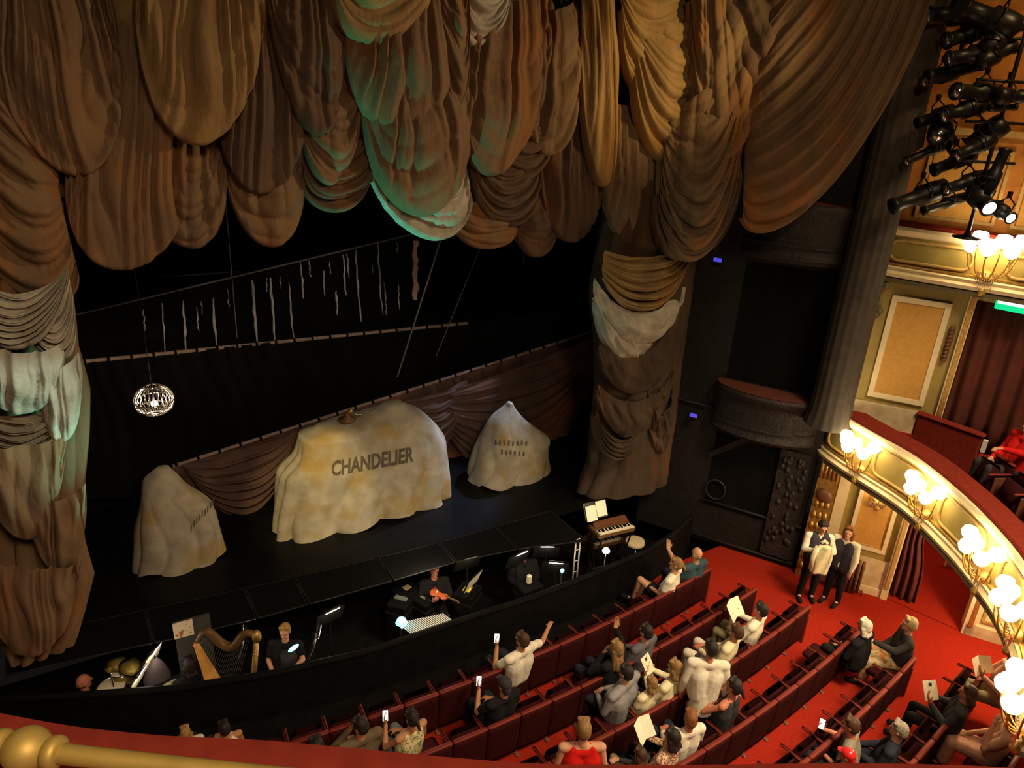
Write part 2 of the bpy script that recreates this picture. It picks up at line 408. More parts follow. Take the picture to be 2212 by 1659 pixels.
# right-hand auditorium wall
A_, B_, C_, D_ = (12.0, 7.25), (12.87, 5.88), (13.25, 4.6), (14.9, 2.0)
Q1 = (10.3, 10.35)
def onAB(px, py): return at_wall(px, py, A_, B_)
NAB = Vector((-(A_[1]-B_[1]), -(B_[0]-A_[0]), 0)).normalized()      # towards the house
wr = wall_seg('wall_right', A_, B_, 0, 6.6, .3, 'olive', -1)
wall_seg('wall_right_rear', C_, D_, 0, 2.9, .3, 'cream', -1)
def panel(name, quad, m, parent, th=.03, p0=A_, p1=B_, base=0.0, nrm=None):
    n = NAB if nrm is None else nrm
    mb = MB(); mb.prism([Vector(at_wall(x, y, p0, p1)) + n*base for x, y in quad], n*th); return mb.build(name, m, parent)
def plumb(px, py, z, p0=A_, p1=B_):
    """pixel -> plan of the wall, then height z"""
    q = at_wall(px, py, p0, p1); return Vector((q[0], q[1], z))
def wq(t0, t1, z0, z1, p0=A_, p1=B_):
    f = lambda t, z: Vector((p0[0]+(p1[0]-p0[0])*t, p0[1]+(p1[1]-p0[1])*t, z)); return [f(t0, z0), f(t1, z0), f(t1, z1), f(t0, z1)]
def wpanel(name, t0, t1, z0, z1, m, parent, th=.03, base=0.0, p0=A_, p1=B_, n=NAB):
    mb = MB(); mb.prism([q + n*base for q in wq(t0, t1, z0, z1, p0, p1)], n*th); return mb.build(name, m, parent)
def wframe(name, t0, t1, z0, z1, w, m, parent, th=.03, base=0.0, p0=A_, p1=B_, n=NAB):
    ln = math.hypot(p1[0]-p0[0], p1[1]-p0[1]); dt = w/ln; mb = MB()
    for q in ((t0, t1, z0, z0+w), (t0, t1, z1-w, z1), (t0, t0+dt, z0+w, z1-w), (t1-dt, t1, z0+w, z1-w)):
        mb.prism([v + n*base for v in wq(*q, p0, p1)], n*th)
    return mb.build(name, m, parent)
# lower storey
pil = wpanel('pilaster', -.05, .17, 0, 2.7, 'gold', wr, .09)
mb = MB(); c = wq(.06, .06, 1.9, 1.9)[0] + NAB*.10; mb.lathe([(.001, 0), (.13, 0), (.13, .03), (.08, .06), (.001, .06)], c, 16, axis=NAB, sy=1.25); mb.build('medallion', 'brown', wr, True)
mb = MB()
for k in range(7):
    for t in (0.0, .06, .12):
        c = wq(t, t, .25+.24*k, 0)[0] + NAB*.09; mb.ball(c, (.05, .05, .08), 8)
mb.build('carved_ornament', 'gold', wr, True)
mb = MB()
for k in range(5):
    c = wq(-.03+.045*k, 0, 2.25, 0)[0] + NAB*.09; mb.cone(c, c+Vector((0, 0, .4)), .03, .035, 8)
mb.build('fluting', 'gold', wr, True)
wpanel('cream_strip', .19, .31, .45, 2.62, 'cream', wr, .035)
wpanel('dado', .17, 1.0, 0, .78, 'marble', wr, .03)
wpanel('skirting', .17, 1.0, 0, .16, 'cream', wr, .05)
wframe('panel_moulding', .42, .85, .95, 2.55, .07, 'cream', wr, .05)
wpanel('wall_panel', .45, .82, 1.02, 2.5, 'ochre', wr, .02)
wframe('gilt_beading', .455, .815, 1.03, 2.49, .025, 'golddull', wr, .035)
wpanel('door_architrave', .925, 1.0, 0, 2.66, 'cream', wr, .08)
wpanel('gilt_strip', .945, .985, .25, 2.6, 'golddull', wr, .10)
# upper storey
wpanel('corner_pilaster', -.04, .10, 3.95, 5.55, 'ochre', wr, .05)
wframe('corner_frame', -.06, .12, 3.85, 5.65, .035, 'golddull', wr, .07)
mb = MB()
for k in range(16):
    c = wq(random.Random(k).uniform(-.05, .16), 0, 5.55+.035*k, 0)[0] + NAB*.08; mb.ball(c, (.07, .07, .06), 8)
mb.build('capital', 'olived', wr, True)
wframe('panel_moulding', .24, .80, 4.05, 5.92, .09, 'cream', wr, .05)
wpanel('wall_panel', .29, .75, 4.13, 5.84, 'ochre', wr, .03)
wpanel('skirting', .0, .95, 3.5, 3.93, 'marble', wr, .04)
wpanel('door_architrave', .93, 1.0, 3.5, 6.15, 'cream', wr, .08)
wpanel('gilt_strip', .945, .99, 3.9, 6.1, 'gold', wr, .10)
mb = MB()
for k in range(9):
    c = wq(.865, .865, 4.95+.07*k, 0)[0] + NAB*.04; mb.ball(c, (.06, .05, .045), 8)
mb.build('carved_drop', 'brown', wr, True)
# doorways: lower vomitory and upper exit
dn = Vector((C_[1]-B_[1], -(C_[0]-B_[0]), 0)).normalized()
if dn.x < 0: dn = -dn                                  # out of the house
dv = Vector((C_[0]-B_[0], C_[1]-B_[1], 0))
def dp(t, d, z): return Vector((B_[0], B_[1], 0)) + dv*t + dn*d + Vector((0, 0, z))
mb = MB(); mb.prism([dp(-.05, -.02, .02), dp(1.05, -.02, .02), dp(1.3, 3.4, .35), dp(-.4, 3.4, .35)], (0, 0, -.1)); struct(mb.build('floor_corridor', 'carpet'))
mb = MB()
mb.prism([dp(-.4, 3.4, 0), dp(1.3, 3.4, 0), dp(1.3, 3.4, 2.9), dp(-.4, 3.4, 2.9)], dn*.1)
mb.prism([dp(1.0, .3, 0), dp(1.3, 3.4, 0), dp(1.3, 3.4, 2.9), dp(1.0, .3, 2.9)], dv*.08)
mb.prism([dp(-.12, .3, 0), dp(-.4, 3.4, 0), dp(-.4, 3.4, 2.9), dp(-.12, .3, 2.9)], dv*-.08)
struct(mb.build('wall_corridor', 'redwall'))
mb = MB()
def curt(u, v):
    p = dp(-.02+.36*u*(1-.35*math.exp(-((v-.45)/.2)**2)), .16+.06*math.sin(u*22), 2.65*(1-v)+.02); return p
mb.grid(curt, 50, 16); tag(mb.build('door_curtain', 'maroon', None, True, solid=.02), 'red gathered curtain hanging in the doorway beside the radiator', 'curtain')
mb = MB(); mb.prism([dp(.42, 1.7, .55), dp(.78, 1.9, .75), dp(.78, 1.9, .83), dp(.42, 1.7, .63)], dn*.06); mb.cone(dp(.45, 1.72, .1), dp(.45, 1.72, .58), .02, .02, 8); mb.cone(dp(.75, 1.88, .15), dp(.75, 1.88, .78), .02, .02, 8)
tag(mb.build('handrail', 'white'), 'short white handrail in the red corridor behind the doorway', 'handrail')
mb = MB(); mb.prism([dp(-.05, .25, 3.5), dp(1.9, .25, 3.5), dp(1.9, .25, 6.2), dp(-.05, .25, 6.2)], dn*.08); struct(mb.build('wall_lobby', 'maroon'))
mb = MB()
mb.grid(lambda u, v: dp(.0+1.0*u, .14+.05*math.sin(u*30+v), 3.45+2.65*v), 60, 6); tag(mb.build('exit_curtain', 'maroon', None, True, solid=.02), 'dark maroon curtain filling the balcony doorway under the green exit sign', 'curtain')
mb = MB(); mb.prism([dp(-.1, -.03, 6.05), dp(1.5, -.03, 6.05), dp(1.5, -.03, 6.3), dp(-.1, -.03, 6.3)], dn*.2); struct(mb.build('trim_2', 'golddull'))
# rear wall panel below the circle
CDn = Vector((D_[1]-C_[1], -(D_[0]-C_[0]), 0)).normalized()
if CDn.x > 0: CDn = -CDn
wc = bpy.data.objects['wall_right_rear']
wpanel('skirting', 0, 1, 0, .24, 'marble', wc, .06, 0, C_, D_, CDn)
wframe('panel_moulding', .07, .9, .34, 2.4, .05, 'golddull', wc, .04, 0, C_, D_, CDn)
wpanel('door_architrave', -.01, .05, 0, 2.7, 'cream', wc, .06, 0, C_, D_, CDn)
wpanel('gilt_strip', .012, .035, .2, 2.6, 'gold', wc, .08, 0, C_, D_, CDn)

# ---- curved balcony fronts
def catmull(P, n):
    P = [np.array(p, float) for p in P]; Q = [2*P[0]-P[1]] + P + [2*P[-1]-P[-2]]; out = []
    for i in range(1, len(Q)-2):
        for k in range(n):
            t = k/n; a, b, c, d = Q[i-1], Q[i], Q[i+1], Q[i+2]
            out.append(.5*(2*b + (c-a)*t + (2*a-5*b+4*c-d)*t*t + (3*b-a-3*c+d)*t**3))
    out.append(P[-1]); return out
RC = catmull([(12.2, 7.62), (11.97, 7.28), (11.83, 6.85), (11.72, 6.35), (11.5, 5.35), (10.98, 4.35), (10.52, 3.68), (10.05, 3.12), (9.49, 2.64), (8.9, 2.28), (8.0, 1.85)], 10)
UC = catmull([(12.02, 7.35), (12.05, 7.2), (12.22, 6.75), (12.5, 6.1), (12.9, 5.2), (13.1, 4.4), (13.1, 3.4)], 10)
def normals(C):
    N = []
    for i in range(len(C)):
        t = C[min(i+1, len(C)-1)] - C[max(i-1, 0)]; t = t/np.linalg.norm(t); N.append(np.array([t[1], -t[0]]))   # right of travel
    return N
RN, UN = normals(RC), normals(UC)
if RN[40][0] > 0: RN = [-n for n in RN]
if UN[30][0] > 0: UN = [-n for n in UN]
def sweep(name, C, N, prof, m, parent=None, closed=True, smooth=False):
    V = []; Fc = []; k = len(prof)
    for c, n in zip(C, N):
        for o, z in prof: V.append((c[0]+n[0]*o, c[1]+n[1]*o, z))
    for i in range(len(C)-1):
        for j in range(k if closed else k-1):
            j2 = (j+1) % k; Fc.append((i*k+j, i*k+j2, (i+1)*k+j2, (i+1)*k+j))
    if closed: Fc += [tuple(range(k)), tuple((len(C)-1)*k+j for j in range(k-1, -1, -1))]
    mb = MB(); mb.add(V, Fc); return mb.build(name, m, parent, smooth)
def balcony(nm, C, N, z0, z1, lamp_s, side):
    f = struct(sweep('wall_'+nm, C, N, [(0, z0), (0, z1-.05), (-.10, z1-.05), (-.10, z0)], 'olive'))
    sweep('lower_moulding', C, N, [(0, z0-.03), (.09, z0), (.11, z0+.06), (.05, z0+.10), (.07, z0+.15), (0, z0+.2)], 'cream', f)
    sweep('gilt_band', C, N, [(.0, z0+.17), (.045, z0+.18), (.045, z0+.215), (0, z0+.225)], 'gold', f)
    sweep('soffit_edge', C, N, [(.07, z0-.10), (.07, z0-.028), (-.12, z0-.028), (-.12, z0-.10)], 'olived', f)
    sweep('upper_moulding', C, N, [(0, z1-.16), (.05, z1-.13), (.09, z1-.05), (.07, z1), (-.02, z1), (-.02, z1-.16)], 'cream', f)
    sweep('velvet_ledge', C, N, [(.03, z1), (.0, z1+.05), (-.36, z1+.05), (-.40, z1+.0), (-.38, z1-.1), (-.02, z1-.02)], 'velvet', f)
    # framed panels between the lamp brackets
    L = np.concatenate([[0], np.cumsum([np.linalg.norm(C[i+1]-C[i]) for i in range(len(C)-1)])])
    def at(s, z, o):
        x = np.interp(s, L, [c[0] for c in C]); y = np.interp(s, L, [c[1] for c in C])
        i = min(len(N)-1, int(np.searchsorted(L, s))); return Vector((x+N[i][0]*o, y+N[i][1]*o, z))
    cuts = lamp_s
    for a, b in zip(cuts[:-1], cuts[1:]):
        a, b = a+.24, b-.24
        if b-a < .2: continue
        zz0, zz1 = z0+.27, z1-.22; r = min(.14, (b-a)/3); pts = []
        for (sx, sz, a0) in ((b-r, zz0+r, -90), (b-r, zz1-r, 0), (a+r, zz1-r, 90), (a+r, zz0+r, 180)):
            for q in range(5):
                th = math.radians(a0+90*q/4); pts.append((sx+r*math.cos(th), sz+r*math.sin(th)))
        P2 = []
        for i in range(len(pts)):
            (s0, h0), (s1, h1) = pts[i], pts[(i+1) % len(pts)]; nn = 1 if abs(s1-s0) < .2 else 8
            for q in range(nn): P2.append(at(s0+(s1-s0)*q/nn, h0+(h1-h0)*q/nn, .012))
        mb = MB(); mb.tube(P2, .026, 6, closed=True); mb.build('panel_frame', 'golddull', f, True)
    return f, at, L
RZ0, RZ1 = 2.68, 3.66
def s_of(C, p):
    L = np.concatenate([[0], np.cumsum([np.linalg.norm(C[i+1]-C[i]) for i in range(len(C)-1)])])
    return float(L[int(np.argmin([np.hypot(c[0]-p[0], c[1]-p[1]) for c in C]))])
lamp_px = [(1862, 975), (2012, 1070), (2130, 1200), (2196, 1320), (2206, 1520)]
RLS = [s_of(RC, at_z(px, py, 3.25)) for px, py in lamp_px]
rcs = [.15] + RLS + [RLS[-1]+.9]
ulp = at_wall(2128, 590, UC[15], UC[35])
ULS = [s_of(UC, ulp)]
fRC, atRC, LRC = balcony('circle_front', RC, RN, RZ0, RZ1, rcs, -1)
fUC, atUC, LUC = balcony('upper_front', UC, UN, 6.25, 7.08, [.02] + ULS + [ULS[0]+1.5], -1)
# floor of the royal circle
def slab(name, C, off0, back, z0, z1, m, N):
    poly = [(c[0]+n[0]*off0, c[1]+n[1]*off0, z0) for c, n in zip(C, N)] + [(p[0], p[1], z0) for p in back]
    mb = MB(); mb.prism(poly, (0, 0, z1-z0)); return struct(mb.build(name, m))
slab('floor_circle', RC, -.1, [(9.5, -1.5), (16, -1.5), (16, 4), (13.6, 4.6), (13.1, 6.2), (12.25, 7.55)], 2.7, 3.0, 'carpet', RN)
slab('ceiling_stalls', RC, -.12, [(9.5, -1.5), (16, -1.5), (16, 4), (13.6, 4.6), (13.1, 6.2), (12.25, 7.55)], 2.62, 2.69, 'cream', RN)
slab('floor_upper', UC, -.1, [(15.5, 3.4), (15.5, 7.6), (12.3, 7.6)], 6.3, 6.5, 'carpet', UN)
# raised step and low velvet partition by the circle door
mb = MB(); n3 = -NAB
P0 = Vector((12.25, 6.75, 0)); 
mb.prism([(12.1, 6.95, 3.0), (12.87, 5.7, 3.0), (13.1, 5.9, 3.0), (12.3, 7.3, 3.0)], (0, 0, .5)); struct(mb.build('floor_step', 'carpet'))
# upper back wall with its frames
UB0, UB1 = (12.28, 7.62), (14.0, 4.4)
nUB = Vector((UB1[1]-UB0[1], -(UB1[0]-UB0[0]), 0)).normalized()
if nUB.x > 0: nUB = -nUB
wu = wall_seg('wall_upper', UB0, UB1, 6.5, 13.0, .2, 'orange', -1)
wpanel('corner_strip', -.02, .10, 6.5, 13, 'redwall', wu, .10, 0, UB0, UB1, nUB)
wframe('panel_moulding', .16, .48, 7.2, 8.35, .05, 'golddull', wu, .05, 0, UB0, UB1, nUB)
wpanel('wall_panel', .18, .46, 7.25, 8.3, 'ochre', wu, .02, 0, UB0, UB1, nUB)
wframe('panel_moulding', .54, .95, 7.2, 8.35, .05, 'golddull', wu, .05, 0, UB0, UB1, nUB)
wpanel('wall_panel', .56, .93, 7.25, 8.3, 'ochre', wu, .02, 0, UB0, UB1, nUB)
wpanel('picture_rail', .0, 1, 8.55, 8.65, 'golddull', wu, .06, 0, UB0, UB1, nUB)

# ---- dark proscenium boxes
Q0 = (11.98, 7.42)
wp = wall_seg('wall_proscenium', Q1, Q0, 0, 13.5, .3, 'dark', -1)
nP = Vector((Q0[1]-Q1[1], -(Q0[0]-Q1[0]), 0)).normalized()
if nP.x > 0: nP = -nP
def onP(px, py, off=0.0): return Vector(at_wall(px, py, Q0, Q1)) + nP*off
def tP(t, z, off=0.0): return Vector((Q0[0]+(Q1[0]-Q0[0])*t, Q0[1]+(Q1[1]-Q0[1])*t, z)) + nP*off
def box_front(z0, z1, t0, t1, bulge, nm):
    f = MB(); k = 26
    prof = [(0, 0), (.04, .06), (.10, .10), (.06, .2), (.04, .34), (.06, .75), (.12, .86), (.14, .93), (.1, 1.0)]
    f.grid(lambda u, v: tP(t0+(t1-t0)*u, z0+(z1-z0)*np.interp(v, np.linspace(0, 1, len(prof)), [p[1] for p in prof]), .05+bulge*max(0, math.sin(math.pi*u))**.6+np.interp(v, np.linspace(0, 1, len(prof)), [p[0] for p in prof])), k, 33)
    o = f.build(nm, 'darkrelief', wp, True)
    for vz, r in ((.1, .025), (.9, .03), (.3, .015)):
        g = MB(); g.tube([tP(t0+(t1-t0)*i/k, z0+(z1-z0)*vz, .14+bulge*max(0, math.sin(math.pi*i/k))**.6) for i in range(k+1)], r, 6); g.build('moulding', 'darkrelief', o, True)
    g = MB(); g.grid(lambda u, v: tP(t0+(t1-t0)*u, z1+.0, .0+v*(.17+bulge*max(0, math.sin(math.pi*u))**.6)), k, 3); g.build('ledge', 'maroon', o)
    return o
box_front(2.75, 3.75, .04, .62, .40, 'box_front')
box_front(6.25, 7.3, .06, .62, .35, 'box_front')
wpanel('box_shade_panel', .08, .58, 3.8, 6.1, 'blackcloth', wp, .01, 0, Q0, Q1, nP)  # flat black sheets standing in for the shade inside the boxes
wpanel('box_shade_panel', .08, .58, .9, 2.6, 'blackcloth', wp, .01, 0, Q0, Q1, nP)
wpanel('relief_panel', .03, .2, .2, 2.6, 'darkrelief', wp, .08, 0, Q0, Q1, nP)
mb = MB()
rng = random.Random(5)
for k in range(40):
    mb.ball(tP(rng.uniform(.05, .18), rng.uniform(.5, 2.5), .08), (.05, .05, .07), 8)
mb.build('carved_relief', 'darkrelief', wp, True)
mb = MB(); c = onP(1547, 1055, .06); mb.tube([c + Vector((nP.y, -nP.x, 0))*(.2*math.cos(2*math.pi*i/28)) + Vector((0, 0, .22*math.sin(2*math.pi*i/28))) for i in range(28)], .02, 6, closed=True); mb.build('round_moulding', 'darkrelief', wp, True)
mb = MB(); mb.prism([onP(1530, 975, .05), onP(1600, 945, .05), onP(1655, 938, .05), onP(1600, 960, .05), onP(1535, 985, .05)], nP*.03); mb.build('pelmet', 'dark', wp)
mb = MB()
for (a, b, z) in ((.0, .6, 1.0), (.0, .7, .12), (.62, 1.0, 3.1)):
    mb.tube([tP(a, z, .04), tP(b, z, .04)], .03, 6)
mb.build('string_course', 'dark', wp, True)
# dark pillar between boxes and circle
mb = MB(); pc = at_d(1838, 700, 13.75)
prof = [(.44, 0), (.44, .1), (.38, .2), (.36, .4), (.33, 8.0), (.33, 9.6)]
V = []
def pill(u, v):
    z = 3.45+v*9.6; r = np.interp(v*9.6, [p[1] for p in prof], [p[0] for p in prof])*(1-.035*abs(math.sin(u*math.pi*16))); return (pc[0]+r*math.cos(2*math.pi*u), pc[1]+r*math.sin(2*math.pi*u), z)
mb.grid(pill, 96, 30, closed_u=True)
struct(mb.build('wall_pillar', 'pillar', None, True))
for (px, py), l in (((1555, 558), 'small blue running light glowing in the upper stage box'), ((1503, 891), 'small blue running light glowing in the lower stage box')):
    e = empty('cue_light', onP(px, py, .12), l, 'cue light')
    mb = MB(); mb.box((0, 0, -.03), (.16, .1, .08), math.atan2(nP.y, nP.x)-math.pi/2); mb.build('housing', 'blackm', e)
    mb = MB(); mb.box(tuple(nP*.055+Vector((0, 0, .0))), (.15, .02, .07), math.atan2(nP.y, nP.x)-math.pi/2); mb.build('lens', 'blue', e)

# ---- near balcony parapet of the upper circle with brass rail
PP = catmull([(-1.5, 2.6), (-.75, 1.83), (-.2, 1.32), (.01, 1.15), (.21, 1.02), (.55, .78), (.77, .65), (1.36, .31), (2.2, -.3)], 8)
PN = normals(PP)
if PN[30][1] > 0: PN = [-n for n in PN]         # towards the camera
pf = struct(sweep('wall_parapet', PP, PN, [(-.004, 7.0), (-.004, 7.872), (.012, 7.9), (.46, 7.9), (.48, 7.86), (.48, 7.0)], 'velvet', None, True, True))
e = empty('brass_rail', (0, 0, 0), 'brass safety rail with a ball knob along the red velvet balcony ledge', 'rail')
rp = [at_z(px, py, 8.0) for px, py in ((-420, 1560), (-180, 1588), (58, 1619), (240, 1641), (430, 1662), (700, 1690), (1100, 1730))]
rc = catmull([(p[0], p[1], p[2]) for p in rp], 6)
mb = MB(); mb.tube(rc, .0155, 12); mb.build('tube', 'brass', e, True)
mb = MB(); kp = Vector(rp[2]); mb.ball(kp, (.036, .036, .034), 20); tdir = Vector(rp[3])-Vector(rp[1]); tdir.normalize()
for sg in (-1, 1): mb.lathe([(.020, -.012), (.026, -.006), (.026, .006), (.020, .012)], kp + tdir*.044*sg, 16, axis=tdir)
mb.build('knob', 'brass', e, True)
mb = MB(); mb.cone(kp, (kp.x, kp.y, 7.9), .014, .014, 12); mb.lathe([(.03, 0), (.03, .006), (.015, .02)], (kp.x, kp.y, 7.9), 14); mb.build('post', 'brass', e, True)
# ------------------------------------------------------------------ the swagged drapes
def fold(t):
    t = t - math.floor(t); return abs(math.sin(math.pi*t))**.75*2 - 1.25
FA, FB = (8.95, 9.45), (11.35, 6.95)
def at_plane(px, py, y):
    return at_wall(px, py, FA, FB) if y is None else at_y(px, py, y)
def swag(name, top, bot, y, m, parent, nf=4, npl=0, amp=.05, pamp=.05, bulge=.25, hem=.14, nu=72, nv=76, seed=0, skew=0.0):
    r = random.Random(seed*7+3); ph = [r.uniform(0, 6.28) for _ in range(8)]; amp *= 1.3; pamp *= 1.35
    T = np.array(top, float); B = np.array(bot, float)
    hemrows = 7
    V = []
    for j in range(nv+hemrows):
        v = min(1.0, j/(nv-1)); row = T*(1-v) + B*v
        for i in range(nu):
            u = i/(nu-1); px, py = bez(row, u)
            p = at_plane(px, py, y)
            env = max(0.0, math.sin(math.pi*u))
            wob = .25*math.sin(3.1*u+ph[0]) + .18*math.sin(7.3*u+ph[1]+2*v)
            wob2 = (.22*math.sin(3.7*v+ph[2]) + .15*math.sin(8*v+ph[3]))*min(1, npl/9)
            e1 = env**.45
            d = bulge*(env**.8)*(.25+.75*math.sin(math.pi*(.12+.76*v)))
            d += (amp*fold(nf*v**1.15 + wob + skew*u + ph[4]*.1) + amp*.42*fold(nf*2.3*v + 1.6*wob + .3*math.sin(4*u+ph[5]) + ph[1]))*e1*(.5+.5*v) if nf else 0
            if npl:
                pe = min(1, 3.5*env)
                uw = u + .055*math.sin(7*u+ph[5]) + .03*math.sin(17*u+ph[1]); va = .45+.55*math.sin(11*u+ph[6])*math.sin(5*u+ph[0])+.25
                d += (pamp*va*fold(npl*uw + wob2 + ph[6]*.2 + .35*(v-.5)*(u-.5)*npl*.5) + pamp*.35*fold(npl*1.9*uw + 1.5*wob2 + ph[2]))*pe*(.45+.55*math.sin(math.pi*min(1, .18+.8*v)))
            d += .018*math.sin(9*u+6*v+ph[7]) + .012*math.sin(17*u-11*v+ph[3])
            x, yy, z = (p[0], p[1]-d, p[2]) if y is not None else (p[0]-.72*d, p[1]-.69*d, p[2])
            if j >= nv:
                a = (j-nv+1)/hemrows*2.5; rr = hem*(.35+.65*env)
                yy += rr*(1-math.cos(a)); z -= rr*.55*math.sin(a)
            V.append((x, yy, z))
    Fc = []
    for j in range(nv+hemrows-1):
        for i in range(nu-1): Fc.append((j*nu+i, j*nu+i+1, (j+1)*nu+i+1, (j+1)*nu+i))
    mb = MB(); mb.add(V, Fc); return mb.build(name, m, parent, True)
def U(l, r, b, wl=0.0, wr=0.0, k=1.36):
    """deep U between anchors l and r with its lowest point near b: Bezier control points"""
    lx, ly = l; rx, ry = r; bx, by = b
    mx = (lx+rx)/2
    d1 = (by-ly)*k; d2 = (by-ry)*k
    s = (bx-mx)
    return [l, (lx-wl+s*1.1, ly+d1), (rx+wr+s*1.1, ry+d2), r]
VAL = empty('swagged_curtain', (5.0, 10.0, 8.0), 'great brown swagged house curtain of tiered puffs gathered above the stage opening', 'curtain')
def tongue(l, r, b, y, m='drape', tl=None, tr=None, sag=None, wl=0, wr=0, **kw):
    """l, r: where the outer U ends; top row is a shallow curve between them"""
    tl = tl or (l[0]+(r[0]-l[0])*.12, l[1]-8); tr = tr or (r[0]-(r[0]-l[0])*.12, r[1]-8)
    sag = 20 if sag is None else sag
    top = [tl, (tl[0]*.67+tr[0]*.33, tl[1]*.67+tr[1]*.33+sag), (tl[0]*.33+tr[0]*.67, tl[1]*.33+tr[1]*.67+sag), tr]
    o = swag('swag', top, U(l, r, b, wl, wr), y, m, VAL, **kw)
    o.matrix_parent_inverse = Matrix.Translation((-5.0, -10.0, -8.0)); return o
def sheetq(name, top, bot, y, m, **kw):
    o = swag(name, top, bot, y, m, VAL, **kw); o.matrix_parent_inverse = Matrix.Translation((-5.0, -10.0, -8.0)); return o
# the flat cloth behind the puffs
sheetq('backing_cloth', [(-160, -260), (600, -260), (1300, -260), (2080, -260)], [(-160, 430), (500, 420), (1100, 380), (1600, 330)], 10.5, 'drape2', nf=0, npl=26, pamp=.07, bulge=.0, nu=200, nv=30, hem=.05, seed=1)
# house-left group
tongue((-60, -30), (236, -30), (160, 360), 9.95, tl=(-40, -120), tr=(200, -120), nf=2, npl=9, pamp=.085, amp=.03, wr=40, wl=-10, seed=2)
tongue((-190, 90), (146, 545), (80, 625), 10.08, tl=(-160, -60), tr=(120, 330), nf=5, npl=2, amp=.08, pamp=.04, seed=3, bulge=.3)
tongue((292, -20), (572, -10), (420, 292), 9.72, 'drape3', tl=(300, -70), tr=(560, -70), nf=1, npl=7, pamp=.09, amp=.03, seed=4, bulge=.32)
tongue((215, 0), (345, -60), (268, 78), 10.1, 'drape3', nf=0, npl=0, seed=5, bulge=.1)
tongue((142, 360), (428, 320), (262, 567), 10.12, 'drape', tl=(150, 30), tr=(440, 60), nf=1, npl=9, pamp=.09, amp=.02, wl=8, seed=6)
tongue((300, 400), (482, 320), (428, 520), 10.22, 'drape', tl=(330, 250), tr=(470, 240), nf=3, npl=3, pamp=.05, seed=7)
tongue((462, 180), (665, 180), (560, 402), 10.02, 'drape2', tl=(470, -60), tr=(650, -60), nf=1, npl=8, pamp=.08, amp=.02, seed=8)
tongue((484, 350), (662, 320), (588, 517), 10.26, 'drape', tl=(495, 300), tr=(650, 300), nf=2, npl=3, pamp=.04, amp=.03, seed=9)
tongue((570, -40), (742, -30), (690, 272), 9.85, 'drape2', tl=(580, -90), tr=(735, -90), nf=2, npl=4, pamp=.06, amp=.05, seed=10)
tongue((644, 200), (782, 150), (712, 383), 10.05, 'drape', tl=(655, 120), tr=(765, 90), nf=3, npl=2, amp=.06, pamp=.04, seed=11)
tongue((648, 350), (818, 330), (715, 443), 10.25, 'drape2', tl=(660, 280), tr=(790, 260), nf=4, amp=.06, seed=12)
# centre
tongue((708, -30), (932, -50), (834, 80), 9.6, 'drape3', tl=(715, -110), tr=(920, -120), nf=2, amp=.04, hem=.26, seed=13)
tongue((744, 70), (1006, 10), (868, 253), 9.75, 'drape', tl=(755, 0), tr=(990, -40), nf=0, npl=7, pamp=.07, amp=.03, hem=.30, seed=14, bulge=.34)
tongue((925, -40), (1005, -40), (990, 215), 9.66, 'drape', tl=(930, -90), tr=(1000, -90), nf=3, npl=1, amp=.04, seed=15, bulge=.2)
tongue((788, 230), (1016, 200), (918, 437), 9.85, 'drape', tl=(800, 150), tr=(1000, 110), nf=2, npl=6, pamp=.06, amp=.03, hem=.34, seed=16, bulge=.36)
tongue((806, 390), (1004, 370), (955, 502), 10.12, 'drape4', tl=(815, 300), tr=(995, 290), nf=3, npl=6, pamp=.05, amp=.05, hem=.2, seed=17, bulge=.25)
tongue((985, -60), (1112, -60), (1020, 88), 9.8, 'drape4', tl=(990, -110), tr=(1105, -110), nf=4, amp=.05, seed=18)
tongue((1008, 110), (1200, 30), (1062, 360), 9.82, 'drape', tl=(1015, 20), tr=(1180, -40), nf=2, npl=5, pamp=.05, amp=.04, hem=.2, seed=19)
tongue((1130, 150), (1262, 80), (1182, 323), 9.9, 'drape', tl=(1140, 20), tr=(1250, -10), nf=2, npl=4, pamp=.04, seed=20)
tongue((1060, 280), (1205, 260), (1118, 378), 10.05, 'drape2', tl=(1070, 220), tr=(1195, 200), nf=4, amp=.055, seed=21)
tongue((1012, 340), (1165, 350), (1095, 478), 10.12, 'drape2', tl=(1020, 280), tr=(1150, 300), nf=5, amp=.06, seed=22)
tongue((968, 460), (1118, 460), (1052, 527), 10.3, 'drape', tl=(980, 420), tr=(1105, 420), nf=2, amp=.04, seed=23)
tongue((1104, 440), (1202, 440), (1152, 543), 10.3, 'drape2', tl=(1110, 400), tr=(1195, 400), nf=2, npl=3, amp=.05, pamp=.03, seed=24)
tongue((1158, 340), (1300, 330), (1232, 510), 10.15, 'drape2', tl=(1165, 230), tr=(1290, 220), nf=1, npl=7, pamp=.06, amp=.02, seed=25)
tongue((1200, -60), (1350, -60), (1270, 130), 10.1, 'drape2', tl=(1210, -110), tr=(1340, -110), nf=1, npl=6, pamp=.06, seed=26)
tongue((1254, 150), (1326, 140), (1302, 388), 9.75, 'drape3', tl=(1258, -60), tr=(1322, -60), nf=0, npl=3, pamp=.05, seed=27, bulge=.22)
tongue((1298, 330), (1452, 300), (1372, 524), 9.95, 'drape', tl=(1305, 220), tr=(1445, 200), nf=1, npl=7, pamp=.06, amp=.02, seed=28, bulge=.28)
